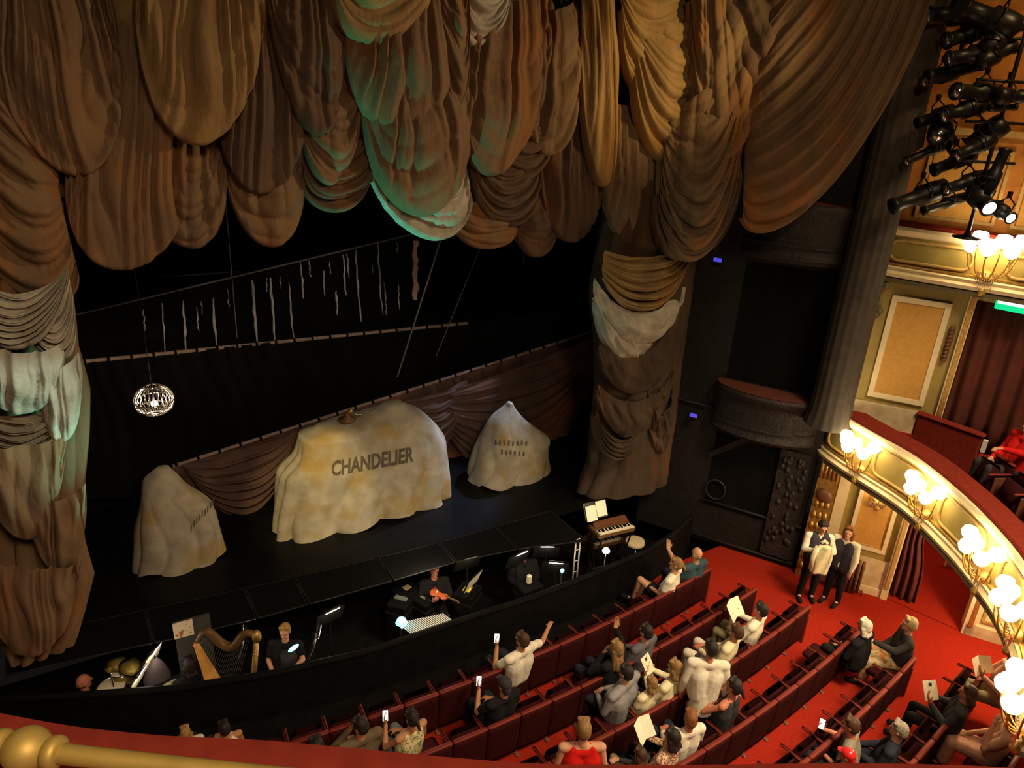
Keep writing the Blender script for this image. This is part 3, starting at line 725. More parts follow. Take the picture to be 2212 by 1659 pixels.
# house-right group
tongue((1340, 20), (1500, 20), (1400, 200), 9.72, 'drape3', tl=(1345, -60), tr=(1490, -60), nf=4, amp=.05, seed=29)
tongue((1368, 120), (1545, 90), (1442, 337), 9.62, 'drape3', tl=(1378, 40), tr=(1520, 30), nf=5, npl=1, amp=.055, pamp=.03, seed=30, bulge=.35, hem=.2)
tongue((1490, 0), (1640, 160), (1560, 330), None, 'drape', tl=(1490, -120), tr=(1600, -40), nf=3, npl=3, amp=.04, pamp=.04, seed=31)
tongue((1428, 330), (1612, 200), (1505, 548), None, 'drape', tl=(1440, 240), tr=(1600, 120), nf=6, npl=2, amp=.06, pamp=.04, seed=32, bulge=.3)
tongue((1420, 420), (1604, 380), (1490, 552), None, 'drape2', tl=(1430, 370), tr=(1595, 320), nf=5, amp=.06, seed=33)
# the long festoon at the far right
sheetq('festoon', [(1612, 120), (1650, 60), (1760, -60), (1800, -160)],
       [(1604, 470), (1640, 560), (1880, 430), (2078, -160)], None, 'drape', nf=9, npl=0, amp=.075, bulge=.35, hem=.12, nu=80, nv=80, seed=34)
sheetq('festoon', [(1440, -200), (1500, -200), (1600, -200), (1800, -200)], [(1600, 260), (1640, 330), (1740, 100), (1830, -160)], None, 'drape2', nf=4, npl=4, amp=.06, pamp=.05, bulge=.2, nu=60, nv=50, seed=35)

# ---- gathered columns at either side
def column(name, label, spine, m, seed, nf=11, amp=.05, depth=.55):
    """spine: rows of (px_left, px_right, py) from the floor up, in the plane of the opening"""
    r = random.Random(seed); e = None
    rows = []
    for (xl, xr, py, y) in spine:
        a = at_y(xl, py, y); b = at_y(xr, py, y); rows.append((a, b, y))
    base = (rows[0][0]+rows[0][1])/2
    e = empty(name, (base[0], base[1], ZS), label, 'curtain')
    n = len(rows); nu = 140; nv = 110; ph = [r.uniform(0, 6.28) for _ in range(6)]
    def fn(u, v):
        k = v*(n-1); i = min(n-2, int(k)); f = k-i
        a = rows[i][0]*(1-f)+rows[i+1][0]*f; b = rows[i][1]*(1-f)+rows[i+1][1]*f; y = rows[i][2]*(1-f)+rows[i+1][2]*f
        c = (a+b)/2; w = abs(b[0]-a[0])/2; th = 2*math.pi*u
        tw = .16*math.sin(2.2*v*3+ph[0])+.08*math.sin(5*v*3+ph[1])
        fl = amp*fold(nf*u + tw + .12*math.sin(th*2+ph[2])) + .03*math.sin(3*th+9*v+ph[3]) + .02*math.sin(9*v+ph[4]+2*math.sin(th))
        rx = w + fl; ry = w*depth + fl
        z = c[2]
        return (c[0]+rx*math.cos(th)-base[0], y+ry*math.sin(th)-base[1], max(z + (a[2]-b[2])*0, ZS+.005)-ZS)
    mb = MB(); mb.grid(fn, nu, nv, closed_u=True); mb.build('cloth_tube', m, e, True)
    def sw(top, bot, y, mm, **kw):
        o = swag('swag', top, bot, y, mm, e, **kw); o.matrix_parent_inverse = Matrix.Translation((-base[0], -base[1], -ZS)); return o
    return e, sw
yc = 10.12
ce, cs = column('curtain_column', 'brown gathered curtain leg beside the stage boxes, tied in pale swags at its top', [
    (1262, 1428, 1040, yc), (1282, 1436, 985, yc), (1286, 1446, 920, yc), (1292, 1454, 840, yc), (1294, 1462, 760, yc), (1292, 1470, 690, yc), (1286, 1480, 630, yc), (1296, 1490, 560, yc), (1310, 1490, 480, yc), (1320, 1480, 380, yc)], 'colcloth', 51)
cs([(1305, 540), (1360, 560), (1430, 560), (1490, 520)], [(1300, 600), (1350, 700), (1420, 690), (1496, 545)], yc-.65, 'drape3', nf=5, amp=.085, bulge=.22, hem=.1, seed=52)
cs([(1282, 600), (1330, 690), (1400, 690), (1470, 620)], [(1282, 640), (1330, 780), (1440, 760), (1482, 620)], yc-.55, 'drape4', nf=0, npl=6, pamp=.035, bulge=.24, seed=53)
cs([(1286, 640), (1300, 700), (1340, 720), (1400, 720)], [(1284, 650), (1300, 780), (1360, 800), (1420, 740)], yc-.49, 'drape4', nf=0, npl=4, pamp=.03, bulge=.18, seed=54)
cs([(1296, 740), (1330, 780), (1400, 780), (1456, 690)], [(1292, 760), (1310, 880), (1440, 880), (1464, 700)], yc-.51, 'colcloth', nf=0, npl=6, pamp=.035, bulge=.17, seed=55)
cs([(1292, 830), (1330, 880), (1400, 880), (1452, 800)], [(1288, 850), (1310, 980), (1420, 970), (1454, 800)], yc-.53, 'colcloth', nf=0, npl=6, pamp=.035, bulge=.17, seed=56)
cs([(1288, 890), (1300, 950), (1350, 960), (1380, 930)], [(1284, 900), (1290, 1010), (1350, 1000), (1390, 950)], yc-.57, 'colcloth', nf=4, amp=.05, bulge=.14, seed=57)
cs([(1400, 830), (1410, 900), (1430, 930), (1452, 830)], [(1398, 900), (1410, 1010), (1440, 990), (1450, 860)], yc-.59, 'colcloth', nf=1, npl=4, pamp=.05, bulge=.12, seed=58)
yl = 10.25
le, ls = column('curtain_column', 'brown gathered curtain leg nearest the harp end of the pit, banded with grey-green swags', [
    (20, 150, 1410, 9.95), (0, 175, 1350, 9.95), (-10, 206, 1260, 10.0), (-20, 190, 1180, 10.05), (-30, 186, 1080, 10.1), (-40, 190, 960, yl-.1), (-40, 186, 860, yl-.1), (-40, 160, 760, yl-.1), (-40, 150, 660, yl-.1), (-30, 145, 560, yl-.1), (-30, 140, 440, yl-.1)], 'drape', 61, depth=.5)
ls([(-60, 600), (0, 640), (90, 640), (146, 575)], [(-60, 690), (0, 790), (130, 740), (148, 580)], yl-.78, 'drape4', nf=7, amp=.07, bulge=.2, seed=62)
ls([(60, 650), (90, 680), (130, 660), (150, 600)], [(50, 700), (90, 790), (180, 800), (160, 650)], yl-.6, 'drape4', nf=4, amp=.06, bulge=.2, seed=63, hem=.2)
ls([(-60, 720), (0, 760), (80, 760), (135, 740)], [(-60, 800), (0, 920), (120, 900), (140, 770)], yl-.76, 'drape4', nf=0, npl=5, pamp=.045, bulge=.26, seed=64)
ls([(80, 800), (100, 800), (150, 780), (170, 760)], [(80, 850), (90, 980), (180, 980), (178, 800)], yl-.70, 'drape4', nf=0, npl=3, pamp=.04, bulge=.22, seed=65)
ls([(-60, 880), (0, 900), (90, 900), (110, 880)], [(-60, 920), (0, 990), (90, 980), (150, 900)], yl-.70, 'drape2', nf=4, amp=.05, bulge=.14, seed=66)
ls([(-60, 960), (20, 960), (100, 950), (150, 940)], [(-60, 1020), (20, 1210), (130, 1200), (140, 960)], yl-.78, 'drape', nf=0, npl=4, pamp=.04, bulge=.2, seed=67)
ls([(60, 1060), (90, 1080), (150, 1080), (185, 1040)], [(60, 1120), (90, 1270), (190, 1260), (186, 1060)], yl-.78, 'drape', nf=0, npl=3, pamp=.04, bulge=.2, seed=68)
ls([(-60, 1200), (40, 1220), (120, 1230), (180, 1200)], [(-40, 1300), (30, 1470), (150, 1420), (170, 1230)], yl-.9, 'drape', nf=0, npl=5, pamp=.05, bulge=.22, seed=69)

# ------------------------------------------------------------------ cloths and battens behind
def rod(name, a, b, y0, y1, r, m, parent, tie=None, ntie=0):
    P = Vector(at_y(*a, y0)); Q = Vector(at_y(*b, y1)); mb = MB()
    if tie:
        # one batten, bound with dark tape at every tie
        K = ntie*8; pts = [P.lerp(Q, i/K) for i in range(K+1)]; mb.tube(pts, [r*(1.25 if i % 8 == 2 else 1) for i in range(K+1)], 8)
        mb.m = [1 if (f//8) % 8 in (1,) else 0 for f in range(len(mb.f))]
        return mb.build(name, [m, tie], parent, True)
    mb.tube([P, Q], r, 8); o = mb.build(name, m, parent, True)
    return o
def cloth(nm, label, top, bot, y, m, **kw):
    e = empty(nm, (0, 0, 0), label, 'backdrop'); c = swag('cloth', top, bot, y, m, e, **kw); return e
# brown drape nearest the dust sheets
d1 = empty('draped_cloth', (0, 0, 0), 'dark brown swagged cloth hung from a slanting batten behind the dust sheets', 'backdrop')
y1 = 12.95
def d1s(top, bot, **kw): swag('swag', top, bot, kw.pop('y', y1), 'back', d1, **kw)
d1s([(360, 1012), (640, 922), (980, 815), (1310, 706)], [(360, 1120), (620, 1092), (980, 1010), (1330, 935)], nf=0, npl=16, pamp=.05, bulge=.02, nu=160, hem=.02, seed=71)
d1s([(392, 1005), (470, 985), (560, 965), (640, 930)], [(420, 1040), (480, 1150), (590, 1130), (640, 950)], y=y1-.12, nf=7, amp=.06, bulge=.2, seed=72)
d1s([(860, 870), (920, 850), (960, 840), (1010, 820)], [(870, 900), (900, 1030), (960, 1020), (1010, 830)], y=y1-.12, nf=6, amp=.05, bulge=.15, seed=73)
d1s([(940, 850), (1060, 810), (1180, 770), (1290, 720)], [(950, 900), (1020, 1090), (1230, 1040), (1292, 760)], y=y1-.14, nf=9, amp=.06, bulge=.2, seed=74)
rod('batten', (372, 1008), (1310, 706), y1, y1, .035, 'pole', d1, 'black', 26)
# black cloth with dashed batten
d2 = empty('black_drop', (0, 0, 0), 'plain black drop hung from a long pale batten with dark ties', 'backdrop')
y2 = 13.5
swag('cloth', [(120, 785), (420, 756), (720, 722), (1300, 668)], [(120, 1080), (500, 1080), (900, 1000), (1320, 900)], y2, 'blackcloth', d2, nf=0, npl=18, pamp=.03, bulge=0, nu=120, hem=.02, seed=75)
rod('batten', (120, 787), (1010, 698), y2, y2, .035, 'pole', d2, 'black', 22)
# uppermost cloth with white paint streaks and frayed edge
d3 = empty('streaked_drop', (0, 0, 0), 'black drop with white paint streaks and a frayed pale edge under a slanting bar', 'backdrop')
y3 = 14.1
swag('cloth', [(100, 695), (400, 620), (660, 560), (893, 505)], [(100, 800), (400, 780), (660, 760), (900, 740)], y3, 'blackcloth', d3, nf=0, npl=10, pamp=.02, bulge=0, nu=90, hem=.02, seed=76)
rod('bar', (100, 695), (893, 505), y3-.05, y3-.05, .018, 'rope', d3)
rng = random.Random(9); mb = MB()
STK = [(310, 668, 715, 3), (350, 655, 760, 3), (395, 650, 757, 6), (425, 662, 715, 3), (435, 650, 680, 2), (460, 645, 745, 6), (492, 625, 665, 2), (545, 605, 740, 8), (575, 600, 630, 3), (584, 600, 735, 6), (605, 598, 625, 2), (625, 610, 730, 4), (650, 565, 645, 4), (668, 562, 598, 4), (698, 585, 640, 4), (712, 565, 592, 3), (726, 628, 680, 6), (741, 550, 638, 5), (750, 548, 600, 4), (768, 540, 695, 5), (803, 570, 590, 2), (815, 522, 680, 5), (830, 610, 680, 3), (860, 615, 670, 4), (858, 525, 545, 2)]
for (px, pa, pb, w) in STK:
    pts = []; rr = []
    for k in range(9):
        py = pa+(pb-pa)*k/8; q = at_y(px + (py-pa)*.07 + rng.uniform(-1.5, 1.5), py, y3-.04); pts.append(q); rr.append(.0042*w*(.5+.7*math.sin(math.pi*(k+.5)/9))*rng.uniform(.6, 1.1))
    mb.tube(pts, rr, 5)
mb.build('paint_streak', 'streak', d3)
mb = MB()
P = []; 
for k in range(16):
    py = 520+128*k/15; P.append((at_y(892+2*math.sin(k*1.3), py, y3-.06), at_y(899+2*math.sin(k*1.1+1)+5*rng.random(), py, y3-.06)))
V = [p for ab in P for p in ab]; mb.add(V, [(2*i, 2*i+1, 2*i+3, 2*i+2) for i in range(15)]); mb.build('frayed_edge', 'peach', d3, solid=.02)
for px, py in ((300, 648), (560, 582), (800, 527)):
    q = Vector(at_y(px, py, y3)); mb = MB(); mb.cone(q, (q.x, q.y, 13.4), .004, .004, 5); mb.build('suspension_wire', 'blackm', d3)
b4 = empty('flying_bar', (0, 0, 0), 'thin bar slung higher and further upstage behind the streaked drop', 'bar')
rod('tube', (250, 605), (520, 587), 15.0, 15.0, .014, 'rope', b4); q = Vector(at_y(400, 595, 15.0)); mb = MB(); mb.cone(q, (q.x, q.y, 13.4), .004, .004, 5); mb.build('suspension_wire', 'blackm', b4)
for k, (a, b, y, l) in enumerate((((489, 455), (512, 730), 13.9, 'thin wire hanging in front of the streaked drop'), ((945, 540), (858, 815), 13.2, 'slanting pale rope running down to the brown draped cloth'), ((1035, 540), (942, 770), 13.2, 'dim slanting rope to the far side of the pale rope'), ((1131, 520), (1132, 570), 12.0, 'short wire hanging below the hem of the swags'))):
    o = MB(); P, Q = Vector(at_y(*a, y)), Vector(at_y(*b, y)); P = P + (P-Q)*((13.4-P.z)/(P.z-Q.z)); o.tube([P, P.lerp(Q, .6), Q], .009 if k != 1 else .017, 6); tag(o.build('rope', 'rope'), l, 'rope')
mb = MB(); a = at_z(192, 1075, 1.45); b = at_z(318, 1043, 1.45)
pe = empty('low_platform', (float((a[0]+b[0])/2), float((a[1]+b[1])/2)+.1, ZS), 'low black platform with a pale front edge behind the smallest dust sheet', 'platform')
ang = math.atan2(b[1]-a[1], b[0]-a[0]); ln = math.hypot(b[0]-a[0], b[1]-a[1])
mb.box((0, .25, .17), (ln+.6, .5, .34), ang); mb.build('body', 'black', pe)
mb = MB(); mb.box((0, 0, .345), (ln+.6, .03, .02), ang); mb.build('edge_strip', 'rope', pe)

# ------------------------------------------------------------------ dust sheets
def sheet(name, label, L, R, y, ratio, p, nf, seed, mtop=None, lean=0.0, m='sheet'):
    """silhouette given by its two sides, from the floor up; a draped solid with box-like plan"""
    l = [at_y(a, b, y) for a, b in L]; r = [at_y(a, b, y) for a, b in R]
    z0 = ZS; zt = max(l[-1][2], r[-1][2])
    base = (float((l[0][0]+r[0][0])/2), y, ZS)
    lz = [q[2] for q in l]; lx = [q[0] for q in l]; rz = [q[2] for q in r]; rx = [q[0] for q in r]
    lz[0] = rz[0] = z0
    e = empty(name, base, label, 'dust sheet')
    rr = random.Random(seed); ph = [rr.uniform(0, 6.28) for _ in range(6)]
    nu, nv = 150, 60
    W0 = (rx[0]-lx[0])/2
    def fn(u, v):
        z = z0 + (zt-z0)*min(1.0, v*1.0)
        a = sum(np.interp(z+q, lz, lx) for q in (-.1, -.05, 0, .05, .1))/5; b = sum(np.interp(z+q, rz, rx) for q in (-.1, -.05, 0, .05, .1))/5; c = (a+b)/2; w = max(.004, (b-a)/2); th = 2*math.pi*u
        ct, st = math.cos(th), math.sin(th); k = (abs(ct)**p + abs(st)**p)**(-1/p)
        hang = max(0, 1-v*1.25)
        fl = .055*W0*hang**.8*fold(nf*u+.25*math.sin(6*v+ph[0])+.1*math.sin(3*th+ph[1])) + .012*math.sin(5*th+7*v+ph[2])*(1-v)
        dd = ratio*W0*(w/W0)**.6
        zz = z + (.05*math.sin(3*th+ph[3])+.03*math.sin(7*th+ph[4]))*max(0, 1-v*6)*1.0
        return (c+(w+fl)*ct*k-base[0], (dd+fl)*st*k + lean*(z-z0), max(zz, z0+.004)-ZS)
    mb = MB(); mb.grid(fn, nu, nv, closed_u=True)
    mb.f.append(tuple(range(nu*(nv-1), nu*nv))); mb.m.append(0)
    o = mb.build('cloth', m, e, True); return e, o
sL, sLo = sheet('dust_sheet', 'grey-white dust sheet over a short object at the harp end of the stage', [(283, 1195), (292, 1150), (304, 1095), (306, 1045), (318, 1028), (340, 1016), (352, 1013)], [(478, 1140), (462, 1090), (440, 1070), (408, 1052), (388, 1030), (376, 1016), (362, 1013)], 11.75, .62, 2.6, 9, 81)
sM, sMo = sheet('dust_sheet', 'long stained dust sheet stencilled CHANDELIER in the middle of the stage', [(592, 1082), (606, 1020), (640, 990), (650, 940), (662, 926), (690, 917), (750, 911), (802, 901), (812, 886), (826, 875), (842, 872)], [(958, 1048), (957, 990), (955, 940), (940, 916), (918, 892), (900, 880), (880, 872), (860, 871)], 11.75, .34, 3.2, 13, 82)
sR, sRo = sheet('dust_sheet', 'peaked dust sheet catching bluish light beside the brown curtain leg', [(1022, 1000), (1035, 985), (1048, 950), (1060, 920), (1078, 895), (1095, 880), (1101, 870)], [(1174, 1020), (1172, 970), (1176, 935), (1150, 918), (1128, 902), (1112, 884), (1104, 870)], 11.75, .62, 3.2, 7, 83)
DG = bpy.context.evaluated_depsgraph_get
def decal(name, text, quad, cloth, m, parent, size=1.0):
    """stencil lettering laid on a cloth: quad = lower left, lower right pixel and height in pixels"""
    bpy.context.view_layer.update()
    me = cloth.data; mw = cloth.matrix_world
    bvh = BVHTree.FromPolygons([mw @ v.co for v in me.vertices], [tuple(p.vertices) for p in me.polygons])
    if isinstance(text, str):
        cu = bpy.data.curves.new('stencil', 'FONT'); cu.body = text; cu.resolution_u = 3; cu.offset = .03
        ob = bpy.data.objects.new('stencil_tmp', cu); COL.objects.link(ob); bpy.context.view_layer.update()
        tm = bpy.data.meshes.new_from_object(ob.evaluated_get(DG())); bpy.data.objects.remove(ob)
        bm = bmesh.new(); bm.from_mesh(tm); bmesh.ops.triangulate(bm, faces=bm.faces); bmesh.ops.subdivide_edges(bm, edges=[e for e in bm.edges if e.calc_length() > .15], cuts=2); bmesh.ops.triangulate(bm, faces=bm.faces)
    else:
        bm = bmesh.new()
        for (x, y, w, h) in text:
            vs = [bm.verts.new((x+w*i/2, y+h*j/3, 0)) for j in range(4) for i in range(3)]
            for j in range(3):
                for i in range(2): bm.faces.new((vs[j*3+i], vs[j*3+i+1], vs[j*3+i+4], vs[j*3+i+3]))
    xs = [v.co.x for v in bm.verts]; ys = [v.co.y for v in bm.verts]; x0, x1, y0, y1_ = min(xs), max(xs), min(ys), max(ys)
    (ax, ay), (bx, by), hh = quad
    for v in bm.verts:
        u = (v.co.x-x0)/(x1-x0); w = (v.co.y-y0)/(y1_-y0)
        d = Vector(ray(ax+(bx-ax)*u - w*hh*-.03, ay+(by-ay)*u - w*hh)).normalized()
        hit, nr, _, _ = bvh.ray_cast(Vector(EYE), d)
        if hit is None: hit = Vector(at_y(ax+(bx-ax)*u, ay+(by-ay)*u-w*hh, 11.2))
        v.co = parent.matrix_world.inverted() @ (hit - d*.012)
    out = bpy.data.meshes.new(name); bm.to_mesh(out); bm.free(); out.materials.append(M[m])
    o = bpy.data.objects.new(name, out); COL.objects.link(o); o.parent = parent; return o
decal('lettering', 'CHANDELIER', ((716, 1030), (894, 998), 34), sMo, 'stencil', sM)
rng = random.Random(4)
decal('stencil_marks', [(i*1.0, 3.2+rng.uniform(-.3, .2), .38, 1.6) for i in range(8)] + [(i*1.0+1.5, 0+rng.uniform(-.3, .2), .38, 1.5) for i in range(6)] + [(.0, 3.3, 1.2, .25), (3.0, 4.4, 1.3, .25), (5.0, 3.3, 1.3, .25)], ((1068, 982), (1138, 986), 34), sRo, 'stencil', sR)
decal('stencil_marks', [(i*1.0, rng.uniform(-.3, .3), .42, 1.7) for i in range(9)], ((412, 1150), (462, 1092), 18), sLo, 'stencil', sL)
# glimpses of the thing under the long sheet
gx = empty('wrapped_chandelier', (0, 0, 0), 'gilded lamp end and bead string peeping out above the long dust sheet', 'chandelier')
mb = MB(); c = at_y(757, 889, 11.75); mb.ball(c, .055, 14); mb.build('gilt_knob', 'gold', gx, True)
mb = MB(); a = Vector(at_y(768, 895, 11.75)); b = Vector(at_y(812, 884, 11.75))
for k in range(12): mb.ball(a.lerp(b, k/11)-Vector((0, 0, .05*math.sin(math.pi*k/11))), .022, 8)
mb.build('bead_string', 'crystal', gx, True)
mb = MB(); c = Vector(at_y(750, 904, 11.75)); mb.lathe([(.02, -.06), (.15, -.05), (.16, -.01), (.06, .04), (.03, .13)], c, 16); mb.build('crown', 'darkwood', gx, True)

# ------------------------------------------------------------------ hanging globe
gc = Vector(at_y(332, 864, 11.6)); g = empty('globe_lantern', gc, 'glowing ribbed bead globe hanging above the stage', 'lantern')
mb = MB(); R_ = .285
for k in range(26):
    a = 2*math.pi*k/26; mb.tube([(R_*math.sin(math.pi*(.08+.84*i/14))*math.cos(a), R_*math.sin(math.pi*(.08+.84*i/14))*math.sin(a), R_*.86*math.cos(math.pi*(.08+.84*i/14))) for i in range(15)], .0085, 5)
mb.build('ribs', 'crystal', g, True)
mb = MB()
for z, r in ((.23, .09), (-.23, .08), (0, .29), (-.13, .255)): mb.tube([(r*math.cos(2*math.pi*i/32), r*math.sin(2*math.pi*i/32), z) for i in range(32)], .011, 6, closed=True)
mb.build('rings', 'crystal', g, True)
mb = MB(); mb.ball((0, 0, -.06), .045, 14); mb.build('bulb', 'bulb', g, True)
mb = MB(); mb.cone((0, 0, -.03), (0, 0, .3), .02, .015, 10); mb.cone((0, 0, .3), (0, 0, 6), .005, .005, 6); mb.build('cable', 'blackm', g, True)
point('globe_bulb', gc - Vector((0, 0, .06)), 9, (1, .85, .65), .05)
# ------------------------------------------------------------------ balcony lamps
LG = 'candelabra along the balcony front'
def tulip(mb, c, r=.055, h=.11, mi=0):
    mb.lathe([(.018, 0), (r*.75, h*.25), (r, h*.6), (r*.8, h*.95), (r*.55, h)], c, 12, mi)
def candelabra(loc, n, label, group=None, watts=22, name='candelabra_lamp', n_sh=6, scale=1.0):
    """wall bracket with branching arms carrying lit glass shades; n: outward direction"""
    n = Vector((n[0], n[1], 0)).normalized(); t = Vector((-n.y, n.x, 0))
    e = empty(name, loc, label, 'lamp', group)
    s = scale
    mb = MB(); mb.lathe([(.02, 0), (.10, 0), (.11, .02), (.05, .05), (.03, .09)], n*.0-Vector((0, 0, .30*s)), 16, axis=n, sy=1.4); mb.lathe([(.001, 0), (.05, .02), (.06, .07), (.03, .13), (.001, .16)], n*.07-Vector((0, 0, .52*s)), 12); mb.build('back_plate', 'gold', e, True)
    sh = []
    for k in range(n_sh):
        a = -1.2+2.4*k/(n_sh-1) if n_sh > 1 else 0
        d = n*math.cos(a)*.9 + t*math.sin(a)
        hz = (.06 if k % 2 == 0 else .17)*s
        p0 = n*.06-Vector((0, 0, .30*s)); p1 = d*.16*s-Vector((0, 0, .34*s)) + n*.05; p2 = d*.26*s + n*.05 - Vector((0, 0, .16*s)); p3 = d*.25*s + n*.05 + Vector((0, 0, hz-.1*s))
        mb = MB(); mb.tube([bez((p0, p1, p2, p3), q/8) for q in range(9)], .012, 6); mb.lathe([(.012, -.02), (.04, .0), (.03, .012)], p3, 12); mb.build('arm', 'gold', e, True)
        mb = MB(); tulip(mb, p3, .085*s, .15*s); mb.build('glass_shade', 'glow', e, True); sh.append(p3)
    mb = MB()
    for k in range(10): mb.cone(n*.12+t*(.15*(k-4.5)/5)-Vector((0, 0, .24*s)), n*.12+t*(.15*(k-4.5)/5)-Vector((0, 0, (.34+.05*(k % 3))*s)), .010, .004, 5)
    mb.build('crystal_drops', 'crystal', e)
    point('lamp_light', Vector(loc) + n*.30 + Vector((0, 0, .06)), watts, WARM, .16)
    return e
lab = ['glowing candelabra at the stage end of the curved balcony front', 'glowing candelabra second from the stage end of the curved balcony front', 'glowing candelabra third along the curved balcony front, above the red doorway', 'glowing candelabra fourth along the curved balcony front, above the rear cream panel', 'glowing candelabra nearest the camera on the curved balcony front, cut by the picture edge']
for (px, py), s_, l in zip(lamp_px, RLS, lab):
    q = atRC(s_, 3.28, .02); i = min(len(RN)-1, int(np.searchsorted(LRC, s_))); candelabra(q, RN[i], l, LG, 13, scale=1.3)
q = atUC(ULS[0], 6.90, .02); i = int(np.searchsorted(LUC, ULS[0])); candelabra(q, UN[i], 'glowing candelabra on the higher balcony front above the green exit sign', LG, 15, scale=1.4)
q = Vector(wq(.63, .63, 2.22, 2.22)[0]) + NAB*.03; candelabra(q, NAB, 'glowing wall sconce on the ochre panel behind the two ushers', None, 12, 'wall_sconce', 3, .7)
point('corridor_light', dp(.5, 2.0, 2.45), 60, (1, .62, .4), .2)
# exit sign
def along(p0, p1, px, py, off, n): return Vector(at_wall(px, py, p0, p1)) + n*off
es = Vector(at_wall(2199, 664, (B_[0]-.2, B_[1]), (C_[0]-.2, C_[1])))
e = empty('exit_sign', es, 'green and white lit exit sign over the dark maroon doorway', 'exit sign')
ang = math.atan2(dv.y, dv.x)
mb = MB(); mb.box((0, 0, 0), (.62, .06, .17), ang, bev=.01); mb.build('housing', 'green', e)
mb = MB(); o3 = -dn*.034
mb.box(tuple(o3+Vector((0, 0, .04))), (.56, .004, .055), ang); mb.build('white_panel', 'exitw', e)
mb = MB(); mb.box((0, 0, .16), (.02, .02, .16), ang); mb.build('bracket', 'blackm', e)
# radiator under the sconce panel
rd = Vector(wq(.50, .5, 0, 0)[0]) + NAB*.16
e = empty('radiator', rd, 'brown column radiator against the marbled dado behind the ushers', 'radiator')
wdir = Vector((B_[0]-A_[0], B_[1]-A_[1], 0)).normalized(); wa = math.atan2(wdir.y, wdir.x)
for k in range(8):
    mb = MB(); c = wdir*(.075*(k-3.5)); mb.tube([c+Vector((0, 0, .06))-NAB*.06, c+Vector((0, 0, .68))-NAB*.06, c+Vector((0, 0, .74)), c+Vector((0, 0, .68))+NAB*.06, c+Vector((0, 0, .06))+NAB*.06], .028, 8); mb.build('section', 'brown', e, True)
mb = MB(); mb.tube([wdir*-.32+Vector((0, 0, .1)), wdir*.36+Vector((0, 0, .1))], .02, 8); mb.tube([wdir*.36+Vector((0, 0, .1)), wdir*.36], .015, 8); mb.build('pipe', 'brown', e, True)

# ------------------------------------------------------------------ lantern boom on the upper circle
bd = 13.35
pb = at_d(2098, 478, bd)
boom = empty('lighting_boom', (pb[0], pb[1], 7.13), 'black vertical scaffold pole with clamps carrying the stage lanterns', 'lighting pole')
mb = MB(); mb.cone((0, 0, -.02), (0, 0, 4.6), .03, .03, 10); mb.build('pole', 'blackm', boom, True)
mb = MB(); mb.lathe([(.2, 0), (.2, .02), (.06, .05), (.03, .12)], (0, 0, -.02), 20); mb.build('base', 'blackm', boom, True)
for k in range(7):
    mb = MB(); z = .55+.55*k; mb.tube([(-.45, .25, z), (.35, -.2, z)], .022, 8); mb.build('cross_arm', 'blackm', boom, True)
LL = 'black profile lanterns on the lighting boom'
def lantern(px, py, d, aim, ln, r, label, lit=False, door=False):
    c = Vector(at_d(px, py, d)); a = Vector(aim).normalized(); r *= 1.2; ln *= 1.1
    e = empty('stage_lantern', c, label, 'stage light', LL)
    mb = MB(); mb.lathe([(.02, -ln*.5), (r*.9, -ln*.48), (r, -ln*.3), (r, 0), (r*.72, ln*.05), (r*.70, ln*.42), (r*.85, ln*.45), (r*.85, ln*.5)], (0, 0, 0), 18, axis=a); mb.build('body', 'blackm', e, True)
    mb = MB(); mb.lathe([(.001, ln*.47), (r*.6, ln*.47), (r*.6, ln*.505), (.001, ln*.52)], (0, 0, 0), 16, axis=a); mb.build('lens', 'bulbw' if lit else 'chrome' if random.Random(px).random() < .35 else 'black', e, True)
    sd = a.cross(Vector((0, 0, 1))).normalized(); upv = sd.cross(a)
    mb = MB(); mb.tube([sd*(r+.02)-a*ln*.1, sd*(r+.03)-a*ln*.12+upv*.12, upv*(r+.12)-a*ln*.12, -sd*(r+.03)-a*ln*.12+upv*.12, -sd*(r+.02)-a*ln*.1], .012, 6); mb.build('yoke', 'blackm', e, True)
    mb = MB(); mb.box(tuple(upv*(r+.15)-a*ln*.12), (.05, .05, .09)); mb.build('clamp', 'blackm', e)
    if door:
        for s_ in (-1, 1):
            mb = MB(); q = a*(ln*.5); mb.prism([q+sd*r*.9*s_+upv*r, q+sd*r*.9*s_-upv*r, q+sd*r*1.4*s_-upv*r*1.1+a*.16, q+sd*r*1.4*s_+upv*r*1.1+a*.16], sd*.006); mb.build('barn_door', 'blackm', e)
    return e
tos = Vector((-.9, .35, -.28)); 
lantern(2055, 32, bd, (-.8, .5, -.1), .62, .13, 'black lantern at the very top of the boom against the festoon')
lantern(2140, 40, bd-.15, (-.5, .6, .25), .7, .15, 'large black lantern at the top of the boom pointing towards the festoon', False, True)
lantern(2085, 75, bd, (-.8, .3, -.3), .55, .12, 'black lantern just below the topmost pair on the boom')
lantern(2150, 118, bd-.1, (.7, -.3, .4), .5, .11, 'short black lantern turned back to the amber wall high on the boom')
lantern(2062, 150, bd, tos, .8, .10, 'slim black lantern angled down to the stage, third tier of the boom')
lantern(2030, 168, bd-.1, tos, .5, .08, 'small slim lantern beside the festoon edge on the third tier')
lantern(2110, 200, bd-.1, (-.9, .2, .0), .75, .12, 'level black lantern in the middle of the boom')
lantern(2178, 208, bd-.2, (.85, -.35, .02), .36, .10, 'separate stubby black lantern sticking out towards the amber wall')
lantern(2165, 232, bd-.15, (.9, -.3, .05), .42, .05, 'thin black tube lantern below the stubby one')
lantern(2020, 252, bd, (-.9, .3, -.35), .55, .09, 'black lantern pointing down-stage halfway along the boom')
lantern(2030, 285, bd-.1, (-.7, -.3, -.3), .34, .14, 'square-faced grey-lensed lantern halfway down the boom', False, True)
